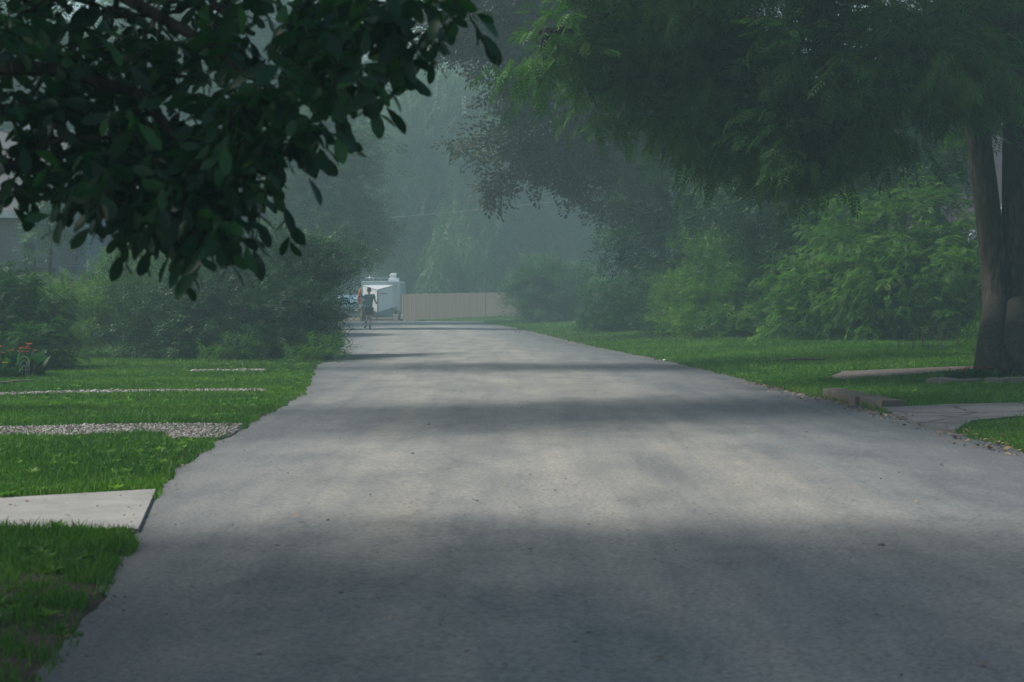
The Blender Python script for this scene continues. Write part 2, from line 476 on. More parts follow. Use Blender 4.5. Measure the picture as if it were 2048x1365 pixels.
# ------------------------------------------------------------------ grass
def grass():
    X = []; Y = []; H = []
    def region(n, y0, y1, side, wide, hh):
        y = rng.uniform(y0, y1, n)
        halfw = np.abs(y)*.262+1.2
        if side < 0:
            lo = np.maximum(-halfw, xl(y)-wide); hi = xl(y)+.05*np.sin(y*3.1)*np.sin(y*1.3)+.02
        else:
            lo = xr(y)-.05*np.sin(y*2.7)*np.sin(y*1.1)-.02; hi = np.minimum(halfw, xr(y)+wide)
        w = hi-lo; keep = rng.random(n) < np.clip(w/wide, 0, 1)
        x = lo + rng.random(n)*w
        keep &= w > 0
        X.append(x[keep]); Y.append(y[keep]); H.append(np.full(keep.sum(), hh))
    region(130000, 6, 13, -1, 3.0, .055)
    region(120000, 13, 22, -1, 4.5, .06)
    region(150000, 22, 36, -1, 8, .06)
    region(110000, 36, 60, -1, 14, .07)
    region(40000, 14, 20, 1, 2.5, .06)
    region(150000, 20, 34, 1, 7, .06)
    region(170000, 34, 58, 1, 12, .075)
    region(70000, 58, 118, 1, 16, .09)
    X = np.concatenate(X); Y = np.concatenate(Y); H = np.concatenate(H)
    k = np.ones(len(X), bool)
    for p in PAVED: k &= ~in_poly(X, Y, p)
    for p in GRAVEL: k &= ~(in_poly(X, Y, p) & (rng.random(len(X)) < .93))
    # bare worn patches near the road's left edge
    bare = (np.sin(X*2.1+1.3)*np.sin(Y*1.9+.6)+.6*np.sin(X*5.1+Y*3.7)) 
    bare2 = np.sin(X*7.3+np.sin(Y*5.1)*1.4)*np.sin(Y*6.1+np.sin(X*4.3)*1.7)+.5*np.sin(X*15+Y*11)+rng.normal(0, .35, len(X))
    k &= ~((Y < 10.4) & (bare2 > -.25+.9*np.clip((Y-8.8)/1.6, 0, 1)) & (rng.random(len(X)) < .9))
    k &= ~((Y > 11.0) & (Y < 11.9) & (X > -2.6) & (bare > .2) & (rng.random(len(X)) < .8))
    X, Y, H = X[k], Y[k], H[k]
    n = len(X)
    tuft = .65+.55*(.5+.5*np.sin(X*3.3+np.sin(Y*2.1)*2)*np.sin(Y*2.7+np.sin(X*1.7)*2))
    h = H*.78*tuft*rng.lognormal(0, .3, n)
    h *= np.where((Y > 10.6) & (Y < 11.2), 1.15, 1.0)
    z = np.maximum(hgt(X, Y), 0)-.01
    ang = rng.uniform(0, 2*np.pi, n); lean = rng.uniform(.1, .75, n)*h
    w = np.clip(.0024+.00011*Y, .003, .012)*rng.uniform(.8, 1.4, n)
    face = rng.uniform(0, np.pi, n)
    wx, wy = np.cos(face)*w, np.sin(face)*w
    dx, dy = np.cos(ang)*lean, np.sin(ang)*lean
    V = np.empty((n, 5, 3))
    V[:,0] = np.stack([X-wx, Y-wy, z], 1); V[:,1] = np.stack([X+wx, Y+wy, z], 1)
    V[:,2] = np.stack([X+dx*.35+wx*.75, Y+dy*.35+wy*.75, z+h*.6], 1)
    V[:,3] = np.stack([X+dx*.35-wx*.75, Y+dy*.35-wy*.75, z+h*.6], 1)
    V[:,4] = np.stack([X+dx, Y+dy, z+h*.98], 1)
    base = (np.arange(n)*5)[:,None]
    T = np.array([[0,1,2],[0,2,3],[3,2,4]])
    Fc = (base[:,:,None]+T[None]).reshape(-1, 3)
    patch = .5+.28*np.sin(X*.9+np.sin(Y*.5)*1.5)*np.sin(Y*.8+1)
    tint = np.clip(patch+.12*np.sin(X*3.1+Y*1.3)*np.sin(Y*2.3-X)+rng.normal(0, .24, n), 0, 1)
    o = link('grass', np_mesh('grass', V.reshape(-1, 3), Fc, np.repeat(tint, 3)), M['grass'])
    tag(o, kind='stuff')
grass()

def weeds():
    k = 2600
    y = np.concatenate([rng.uniform(8, 40, k//2), rng.uniform(20, 60, k-k//2)])
    left = np.arange(k) < k//2
    x = np.where(left, xl(y)-.15-rng.random(k)**1.5*4.5, xr(y)+.15+rng.random(k)**1.4*8)
    ok = np.ones(k, bool)
    for p in PAVED+GRAVEL: ok &= ~in_poly(x, y, p)
    x, y = x[ok], y[ok]; n = len(x); q = 6
    a = (np.arange(q)*6.2832/q)[None]+rng.uniform(0, 6.28, (n, 1))
    D = np.stack([np.cos(a), np.sin(a), np.full((n, q), .5)+rng.normal(0, .2, (n, q))], -1)
    P = np.repeat(np.stack([x, y, np.maximum(hgt(x, y), 0)+.012], 1)[:,None], q, 1)
    L = np.repeat(rng.uniform(.035, .085, n), q)
    t = np.repeat(np.clip(rng.normal(.55, .3, n), 0, 1), q)
    V, Fc, ti = leaf_arrays(P.reshape(-1, 3), D.reshape(-1, 3), np.tile((0, 0, 1.), (n*q, 1))+rng.normal(0, .1, (n*q, 3)), L, T_SMALL, t)
    tag(link('weeds', np_mesh('weeds', V, Fc, ti), M['bright_leaf']), kind='stuff')
    n = 420
    y = np.concatenate([rng.uniform(10, 40, n//2), rng.uniform(22, 55, n-n//2)]); left = np.arange(n) < n//2
    x = np.where(left, xl(y)-.2-rng.random(n)*4.5, xr(y)+.3+rng.random(n)*7)
    ok = np.ones(n, bool)
    for p in PAVED+GRAVEL: ok &= ~in_poly(x, y, p)
    x, y = x[ok], y[ok]; n = len(x); q = 5
    a = (np.arange(q)*6.2832/q)[None]+rng.uniform(0, 6.28, (n, 1))
    D = np.stack([np.cos(a), np.sin(a), np.full((n, q), .3)], -1)
    P = np.repeat(np.stack([x, y, np.maximum(hgt(x, y), 0)+rng.uniform(.04, .075, n)], 1)[:,None], q, 1)
    V, Fc, ti = leaf_arrays(P.reshape(-1, 3), D.reshape(-1, 3), np.tile((0, 0, 1.), (n*q, 1)), np.full(n*q, .014), T_SMALL, np.repeat(rng.random(n), q))
    tag(link('clover_blossoms', np_mesh('clover_blossoms', V, Fc, ti), M['pale_leaf']), kind='stuff')

def scatter_stones():
    ico = np.array([(0,0,1),(.9,0,.3),(.28,.85,.3),(-.72,.53,.3),(-.72,-.53,.3),(.28,-.85,.3),(0,0,-.5)])
    Ti = np.array([(0,1,2),(0,2,3),(0,3,4),(0,4,5),(0,5,1),(6,2,1),(6,3,2),(6,4,3),(6,5,4),(6,1,5)])
    P = []; S = []
    for poly, n, s in ((gravel, 12000, .0125), (track1, 2200, .017), (track2, 800, .02)):
        poly = np.array(poly); lo = poly.min(0); hi = poly.max(0); lo[0] = max(lo[0], -9)
        q = rng.uniform(lo, hi, (n*3, 2)); q = q[in_poly(q[:,0], q[:,1], poly+0)][:n]
        P.append(np.c_[q, np.maximum(hgt(q[:,0], q[:,1]), 0)+.014]); S.append(np.full(len(q), s))
    P = np.concatenate(P); S = np.concatenate(S)*rng.lognormal(0, .35, len(P)); n = len(P)
    a = rng.uniform(0, 6.28, n); ca, sa = np.cos(a), np.sin(a)
    q = ico[None]*S[:,None,None]*np.stack([rng.uniform(.7,1.3,n), rng.uniform(.7,1.3,n), rng.uniform(.4,.8,n)], 1)[:,None]
    V = np.stack([q[...,0]*ca[:,None]-q[...,1]*sa[:,None], q[...,0]*sa[:,None]+q[...,1]*ca[:,None], q[...,2]], -1)+P[:,None]
    Fc = ((np.arange(n)*7)[:,None,None]+Ti[None]).reshape(-1, 3)
    tag(link('gravel', np_mesh('gravel', V.reshape(-1,3), Fc, np.repeat(rng.random(n), 10)), M['stone']), kind='stuff')
    # loose pebbles and grit on the road
    n = 420
    y = 6.5*np.exp(rng.random(n)*2.6); x = xl(y)+(xr(y)-xl(y))*rng.beta(.75, .75, n)
    t = (x-xl(y))/(xr(y)-xl(y)); zz = .025*np.sin(np.pi*t)
    S = rng.lognormal(-5.15, .4, n)
    q = ico[None]*S[:,None,None]*np.array([1,1,.7])
    V = q+np.stack([x, y, zz], 1)[:,None]
    Fc = ((np.arange(n)*7)[:,None,None]+Ti[None]).reshape(-1, 3)
    tag(link('pebbles', np_mesh('pebbles', V.reshape(-1,3), Fc, np.repeat(rng.random(n)*.5, 10)), M['stone']), kind='stuff')
scatter_stones()

# ------------------------------------------------------------------ foliage machinery
def unit(a): return a/np.maximum(np.linalg.norm(a, axis=-1, keepdims=True), 1e-9)

T_SMALL = (np.array([(0,0,0),(.42,.27,.06),(1,0,-.06),(.42,-.27,.06)]), np.array([(0,2,1),(0,3,2)]))
def _broad():
    s = [0, .22, .5, .74, .92, 1.0]; w = [.015, .13, .215, .21, .11, 0.0]
    v = []; f = []
    for i, (a, b) in enumerate(zip(s, w)):
        z = -.18*a*a
        v += [(a, 0, z), (a, b, z+.05*b/.25), (a, -b, z+.05*b/.25)]
    for i in range(len(s)-1):
        p = 3*i; q = p+3
        f += [(p, q, q+1), (p, q+1, p+1), (p, p+2, q+2), (p, q+2, q)]
    return np.array(v), np.array(f)
T_BROAD = _broad()
def _compound(pairs=5, ll=.34, droop=.25, narrow=.15):
    v = []; f = []
    def leaflet(o, d, l):
        d = np.array(d)/np.linalg.norm(d); s = np.array((-d[1], d[0], 0)); b = len(v)
        o = np.array(o)
        v.extend([o, o+d*l*.45+s*l*narrow+np.array((0,0,.02)), o+d*l+np.array((0,0,-.28*l)), o+d*l*.45-s*l*narrow+np.array((0,0,.02))])
        f.extend([(b, b+2, b+1), (b, b+3, b+2)])
    for k in range(pairs):
        t = .22+.66*k/(pairs-1); z = -droop*t*t
        for sg in (1, -1): leaflet((t, 0, z), (.55, sg*.85, 0), ll*(1-.25*abs(t-.5)))
    leaflet((.9, 0, -droop*.81), (1, 0, -.3), ll)
    return np.array(v), np.array(f)
T_COMP = _compound()
def _strand(n=11):
    v = []; f = []
    for k in range(n):
        t = k/(n-1); b = len(v); sg = 1 if k % 2 else -1
        o = np.array((t, .015*math.sin(k*2.2), 0)); d = np.array((.75, sg*.5, .25*math.cos(k*1.9))); d /= np.linalg.norm(d)
        s = np.array((-d[1], d[0], 0)); l = .17
        v += [o, o+d*l*.45+s*l*.2, o+d*l, o+d*l*.45-s*l*.2]; f += [(b, b+2, b+1), (b, b+3, b+2)]
    return np.array(v), np.array(f)
T_STRAND = _strand()
def _spray(n=9):
    """a flat twig of many small leaves, for foliage far away"""
    v = []; f = []; r = np.random.default_rng(5)
    for k in range(n):
        t = .1+.9*k/(n-1); b = len(v); sg = 1 if k % 2 else -1
        o = np.array((t, sg*r.uniform(0, .3)*(1-t*.5), r.uniform(-.12, .12))); d = np.array((.6, sg*r.uniform(.2, 1), r.uniform(-.5, .2))); d /= np.linalg.norm(d)
        s = np.cross(np.array((r.uniform(-.4,.4), 0, 1)), d); s /= np.linalg.norm(s); l = r.uniform(.22, .36)
        v += [o, o+d*l*.45+s*l*.3, o+d*l, o+d*l*.45-s*l*.3]; f += [(b, b+2, b+1), (b, b+3, b+2)]
    return np.array(v), np.array(f)
T_SPRAY = _spray()

def leaf_arrays(P, D, Nn, L, tpl, tint):
    tv, tf = tpl
    D = unit(D); S = unit(np.cross(Nn, D)); U = np.cross(D, S)
    V = P[:,None] + L[:,None,None]*(tv[None,:,0:1]*D[:,None]+tv[None,:,1:2]*S[:,None]+tv[None,:,2:3]*U[:,None])
    n = len(P); nv = len(tv)
    Fc = ((np.arange(n)*nv)[:,None,None]+tf[None]).reshape(-1, 3)
    return V.reshape(-1, 3), Fc, np.repeat(tint, len(tf))

def crown_points(blobs, cfg):
    """two-level scatter: clumps over each blob's shell, twigs in each clump, leaves along each twig"""
    cl = []; outd = []; br = []
    for b in blobs:
        c = np.array(b[0], float); r = np.array(b[1] if hasattr(b[1], '__len__') else (b[1],)*3, float)
        vol = (r[0]*r[1]+r[1]*r[2]+r[0]*r[2])/3.0
        n = max(4, int(cfg.get('clumps', 55)*vol*(b[2] if len(b) > 2 else 1.0)))
        u = unit(rng.normal(size=(n, 3)))
        ph = rng.uniform(0, 6.28, 3)
        lump = 1+cfg.get('lump', .22)*(np.sin(u[:,0]*4.3+ph[0])*np.sin(u[:,1]*3.7+ph[1])+.7*np.sin(u[:,2]*5.1+ph[2]))
        rad = (.35+.65*rng.random(n)**.45)*lump
        cl.append(c+u*rad[:,None]*r); outd.append(u*unit(1/r)); br.append(np.full(n, r.mean()))
    cl = np.concatenate(cl); outd = unit(np.concatenate(outd)); 
    if 'floor' in cfg:
        k = cl[:,2] > cfg['floor']; cl, outd = cl[k], outd[k]
    return cl, outd

def foliage(blobs, cfg):
    cl, outd = crown_points(blobs, cfg)
    tpc, lpt = cfg.get('twigs', 8), cfg.get('leaves', 8)
    n = len(cl); cr = cfg.get('clump_r', .22)
    g = rng.normal(size=(n, tpc, 3))*cr*np.array((1, 1, .6))
    tp = (cl[:,None]+g).reshape(-1, 3)
    td = unit(.75*np.repeat(outd, tpc, 0)+cfg.get('spread', .8)*rng.normal(size=(n*tpc, 3))+np.array((0, 0, cfg.get('rise', -.2))))
    bright = np.repeat(rng.normal(0, .14, n), tpc)
    tl = cfg.get('twig', .3)*rng.uniform(.6, 1.3, n*tpc)
    if 'floor' in cfg:
        k = tp[:,2] > cfg['floor']; tp, td, tl, bright = tp[k], td[k], tl[k], bright[k]
    m = len(tp)
    t = np.linspace(.15, 1, lpt)[None]*np.ones((m, 1))+rng.normal(0, .04, (m, lpt))
    dr = cfg.get('droop', .3)
    P = tp[:,None]+td[:,None]*(tl[:,None]*t)[...,None]
    P[...,2] -= dr*(tl[:,None]*t*t)*.6
    side = unit(np.cross(td, unit(np.array((0, 0, 1))+rng.normal(0, .3, (m, 3)))))
    sg = np.where(np.arange(lpt) % 2 == 0, 1., -1.)
    D = td[:,None]*.7+side[:,None]*sg[None,:,None]*.75+rng.normal(0, cfg.get('mess', .3), (m, lpt, 3))
    D[...,2] -= dr
    Nn = np.array((0, 0, 1.))+rng.normal(0, cfg.get('tilt', .45), (m, lpt, 3))
    L = cfg['leaf']*rng.uniform(.7, 1.25, (m, lpt))
    ti = np.clip(cfg.get('tint', .5)+bright[:,None]+rng.normal(0, cfg.get('tv', .16), (m, lpt)), 0, 1)
    return leaf_arrays(P.reshape(-1,3), D.reshape(-1,3), Nn.reshape(-1,3), L.ravel(), cfg.get('tpl', T_SMALL), ti.ravel()), cl, (tp, td, tl)

def curve(a, b, bend=.15, n=6, sag=0.0, wob=.03):
    a = np.array(a, float); b = np.array(b, float); d = b-a; L = np.linalg.norm(d)
    o = rng.normal(size=3)*L*bend*.5; t = np.linspace(0, 1, n)[:,None]
    p = a+d*t+o*np.sin(np.pi*t)+np.array((0, 0, 1))*(np.sin(np.pi*t)*sag*L)
    p[1:-1] += rng.normal(0, wob*L, (n-2, 3))*.4
    return p

def woody(m, trunks, blobs, clumps, cfg):
    """trunk tubes, limbs to each blob and branches out to the leaf clumps"""
    tips = []
    for pts, rad in trunks:
        m.tube(pts, rad, cfg.get('sides', 14)); tips.append((np.array(pts), rad))
    if not cfg.get('limbs', True): return
    allp = np.concatenate([t[0][1:] for t in tips])
    allr = np.concatenate([np.array(t[1])[1:] for t in tips])
    for b in blobs:
        c = np.array(b[0], float); r = np.array(b[1] if hasattr(b[1], '__len__') else (b[1],)*3, float)
        d = np.linalg.norm(allp-c, axis=1)+np.maximum(allp[:,2]-c[2], 0)*.4+np.where(allp[:,2] < cfg.get('limb_z', 0), 50, 0)
        i = int(np.argmin(d)); s = allp[i]
        L = np.linalg.norm(c-s)
        if L < .3: continue
        r0 = min(allr[i]*.5, cfg.get('limb_r', .03)+cfg.get('limb_k', .009)*L)
        m.tube(curve(s, c, .25, 7, .08), np.linspace(r0, max(r0*.35, .012), 7), 7)
        k = np.where(np.all(np.abs(clumps-c) < r*1.25, axis=1))[0]
        if len(k):
            k = rng.choice(k, min(len(k), cfg.get('nbr', 10)), replace=False)
            for q in k:
                m.tube(curve(c+rng.normal(0, .08, 3)*r, clumps[q], .25, 5, .05), np.linspace(max(r0*.35, .012), .006, 5), 5, cap=False)

def tree(name, label, cat, trunks, blobs, cfg, leafm, barkm, group=None):
    reseed(label[:30])
    base = trunks[0][0][0]
    root = thing(name, label, cat, base, group=group)
    (V, Fc, ti), cl, tw = foliage(blobs, cfg)
    b = np.array(base, float)
    o = link(cfg.get('part', 'crown'), np_mesh('crown', V-b, Fc, ti), leafm, root)
    m = MB(); woody(m, trunks, blobs, cl, cfg)
    if cfg.get('twigtubes'):
        tp, td, tl = tw
        for i in range(len(tp)):
            if rng.random() < cfg['twigtubes']:
                e = tp[i]+td[i]*tl[i]; e[2] -= cfg.get('droop', .3)*tl[i]*.6
                m.tube([tp[i], (tp[i]+e)/2+(0,0,.02), e], [.005, .004, .002], 4, cap=False)
    m.v = [(p[0]-b[0], p[1]-b[1], p[2]-b[2]) for p in m.v]
    m.build(cfg.get('wood', 'trunk'), barkm, root)
    return root

def trunk_line(base, top, r0, r1, n=8, bend=.05, flare=1.5):
    p = curve(base, top, bend, n, 0, .008)
    r = np.linspace(r0, r1, n); r[0] *= flare
    # extra ring just above the root flare
    p = np.insert(p, 1, p[0]+(p[1]-p[0])*.18, axis=0); r = np.insert(r, 1, r0*1.12)
    p[0][2] -= .05
    return (p, r)

weeds()
# ------------------------------------------------------------------ foreground tree, leaves hanging into the frame
import zlib
def reseed(text):
    global rng
    rng = np.random.default_rng(zlib.crc32(text.encode()))

def near_tree():
    reseed('near')
    base = np.array((-5.6, 7.2, .04))
    trunks = [trunk_line(base, (-4.9, 7.0, 5.2), .21, .11)]
    for st, way in (((-5.1, 7.05, 2.9), [(-500,-160,7.4),(-150,-170,7.4),(120,-150,7.3),(330,-110,7.2),(560,-60,6.9),(700,0,6.8),(850,15,6.7)]),
                    ((-5.2, 7.1, 2.4), [(-500,150,7.4),(-120,130,7.3),(120,140,7.2),(280,190,7.0),(350,270,6.9),(385,340,6.8),(400,400,6.7)]),
                    ((-5.0, 7.0, 3.2), [(-300,-120,7.4),(150,-60,7.3),(420,90,7.1),(560,190,6.8),(610,270,6.6)])):
        p = np.array([st]+[A(*q) for q in way]); trunks.append((p, np.linspace(.045, .004, len(p))))
    spec = [ # px, py, distance, radius px x, radius px y, density
        (80,40,7.6,200,130,1.1),(60,150,7.0,150,120,1.1),(230,60,7.9,190,130,1.0),(240,190,7.3,170,120,1.1),(120,250,7.2,150,90,1.1),
        (400,60,7.7,180,120,1.1),(410,190,7.0,130,100,1.0),(560,60,7.2,150,100,1.1),(690,50,6.9,120,85,.9),(650,120,6.7,90,75,.9),(770,40,6.8,95,60,.8),
        (800,95,6.7,60,45,.9),(890,25,6.6,38,35,.9),(720,165,6.6,45,28,.9),(545,190,6.7,80,50,.8),(500,250,6.6,55,50,.7),(575,265,6.5,24,14,.8),
        (330,290,6.9,120,70,.9),(420,270,6.8,85,65,.8),(385,370,6.8,75,65,.8),(350,340,7.0,70,60,.7),(240,340,7.0,45,40,.8),(30,290,7.0,36,34,.7),(120,300,7.0,36,34,.8),
        (350,430,6.8,95,60,1.0),(235,430,6.8,65,40,.9),(260,490,6.7,60,50,1.0),(360,500,6.7,90,45,1.0),(405,485,6.7,65,48,.9),(430,410,6.7,28,36,.6),
        (300,530,6.7,40,28,.9),(425,560,6.6,46,38,1.0),(475,485,6.6,26,18,.8),(20,420,6.8,22,26,.9),(370,545,6.7,36,26,.8),(190,410,6.8,30,26,.8)]
    vis = []
    for px, py, Y, ax, ay, dn in spec:
        vis.append((A(px, py-(135 if py > 500 else 115 if py > 450 else 85 if py > 380 else 50 if py > 280 else 28), Y), (ax/4000*Y*.8, .4, ay/4000*Y*.62), dn*(.42 if py > 240 or px > 600 else 1.0 if py < 110 else .8)))
    cfg = dict(leaf=.09, tv=.24, clumps=165, clump_r=.045, twigs=4, leaves=5, twig=.15, droop=.42, rise=-.25, spread=.8, mess=.4, tilt=.8, lump=.12, tpl=T_BROAD, tint=.42, nbr=4, limb_r=.005, limb_k=.006)
    (V1, F1, t1), cl1, tw = foliage(vis, cfg)
    up = []
    for (x, y, z, r) in [(-5.2,6.5,5.0,1.9),(-3.6,8.3,4.9,1.7),(-3.2,6.2,4.7,1.6),(-4.6,9.6,5.2,1.6),(-6.6,8.6,5.2,1.8),(-2.0,7.4,4.4,1.3),(-6.2,5.0,5.0,1.8),(-4.2,4.4,4.8,1.7),
                         (-2.6,4.6,4.6,1.5),(-1.6,9.2,4.7,1.3),(-4.6,7.0,6.8,2.2),(-3.0,9.4,6.0,1.5),(-3.4,2.8,5.0,1.5),(-.8,6.0,4.9,1.2),(-5.8,2.9,5.2,1.5),(-7.2,6.6,5.6,1.6),(-2.6,2.0,5.2,1.3),(-.6,8.4,5.1,1.1)]:
        up.append(((x, y+1.6, z), (r, r, r*.75)))
    cfg2 = dict(cfg); cfg2.update(leaf=.115, clumps=34, clump_r=.2, twigs=7, leaves=6, twig=.28)
    (V2, F2, t2), cl2, _ = foliage(up, cfg2)
    V = np.concatenate([V1, V2]); Fc = np.concatenate([F1, F2+len(V1)]); ti = np.concatenate([t1, t2])
    root = thing('broadleaf_tree', 'near broad-leaved tree, dark drooping leaf sprays filling the upper left of the view', 'tree', base)
    link('crown', np_mesh('crown', V-base, Fc, ti), M['near_leaf'], root)
    m = MB(); woody(m, trunks, vis+up, np.concatenate([cl1, cl2]), cfg)
    tp, td, tl = tw
    for i in range(len(tp)):
        if rng.random() < .4:
            e = tp[i]+td[i]*tl[i]; e[2] -= .75*tl[i]*.6
            m.tube([tp[i], (tp[i]+e)/2+(0, 0, .008), e], [.0035, .003, .0016], 5, cap=False)
    m.v = [(p[0]-base[0], p[1]-base[1], p[2]-base[2]) for p in m.v]
    m.build('trunk', M['bark_dark'], root)
near_tree()

# ------------------------------------------------------------------ right-hand twin-stemmed tree with compound leaves
def twin_tree():
    Y = 34.5
    b = G(2000, 756)
    t1 = [b+(-.12,0,-.05), b+(-.13,0,.25), A(1993,620,Y), A(1985,500,Y), A(1968,360,Y), A(1952,230,Y), A(1940,120,Y), A(1920,-60,Y), A(1880,-300,Y)]
    r1 = [.29,.25,.235,.225,.215,.20,.18,.15,.09]
    t2 = [b+(.30,.1,-.05), b+(.30,.1,.3), A(2040,620,Y), A(2035,450,Y), A(2035,300,Y), A(2040,120,Y), A(2055,-60,Y), A(2090,-320,Y)]
    r2 = [.34,.29,.275,.265,.26,.24,.2,.12]
    blobs = [(A(1090,70,30),(.55,.8,.42)),(A(1180,40,31),(.75,1,.5)),(A(1230,125,31),(.7,1,.55)),(A(1180,185,31),(.42,.6,.25),.8),(A(1330,60,31),(1.0,1.2,.7)),(A(1350,170,31),(.7,1,.45)),
             (A(1440,230,31),(.75,1,.5)),(A(1420,285,31),(.42,.6,.3),.8),(A(1500,120,31),(1.1,1.4,.8)),(A(1560,250,30.5),(.9,1.2,.55)),(A(1640,275,30),(.7,1,.45)),(A(1660,330,30),(.34,.6,.25),.7),(A(1540,295,30),(.5,.8,.28),.8),
             (A(1660,130,30),(1.2,1.5,.8)),(A(1750,210,30),(1.0,1.2,.6)),(A(1820,110,30),(1.2,1.5,.8)),(A(1830,250,31),(.65,.8,.35),.8),(A(1930,90,31),(1.0,1.2,.75)),(A(2040,90,33),(1.1,1.3,.9)),(A(1950,30,35.5),(1.4,1.4,.9)),
             (A(1250,-90,31),(1.3,1.6,.7),.6),(A(1480,-60,31),(1.5,1.8,.9),.6),(A(1740,-60,31),(1.6,1.8,.9),.6),(A(2000,-80,33),(1.7,1.8,1.0),.7),
             (A(1600,-260,33.5),(2.0,2.2,1.1),.45),(A(1900,-330,34),(2.4,2.6,1.6),.5),(A(2200,-200,34),(2.4,2.4,1.6)),(A(2300,60,34),(1.6,1.6,1.0)),(A(1990,-560,34.5),(2.2,2.2,1.5)),(A(1950,200,36.5),(.5,.5,.5),.7),(A(2000,215,36.5),(.4,.5,.7),.8)]
    cfg = dict(leaf=.28, clumps=23, clump_r=.2, twigs=8, leaves=5, twig=.42, droop=.5, rise=-.05, spread=.5, tv=.22, mess=.3, tilt=.35, tpl=T_COMP, lump=.25, tint=.5, nbr=7, limb_z=5.0, limb_r=.015)
    tree('twin_stemmed_tree', 'tall tree with two thick trunks and fern-like compound leaves behind the flower bed', 'tree', [(t1, r1), (t2, r2)], blobs, cfg, M['ash_leaf'], M['bark'])
twin_tree()

# ------------------------------------------------------------------ other trees along the street
FAR = dict(leaf=.55, clumps=16, clump_r=.5, twigs=6, leaves=5, twig=.9, droop=.35, rise=-.1, tpl=T_SPRAY, lump=.3, nbr=4)
MID = dict(leaf=.28, clumps=36, clump_r=.3, twigs=6, leaves=5, twig=.5, droop=.35, rise=-.05, tpl=T_SPRAY, lump=.28, nbr=6)

def px_blobs(spec):
    out = []
    for s in spec:
        px, py, Y, rx_, rz_ = s[:5]
        out.append((A(px, py, Y), (rx_/4000*Y, (rx_+rz_)/2/4000*Y, rz_/4000*Y), s[5] if len(s) > 5 else 1.0))
    return out

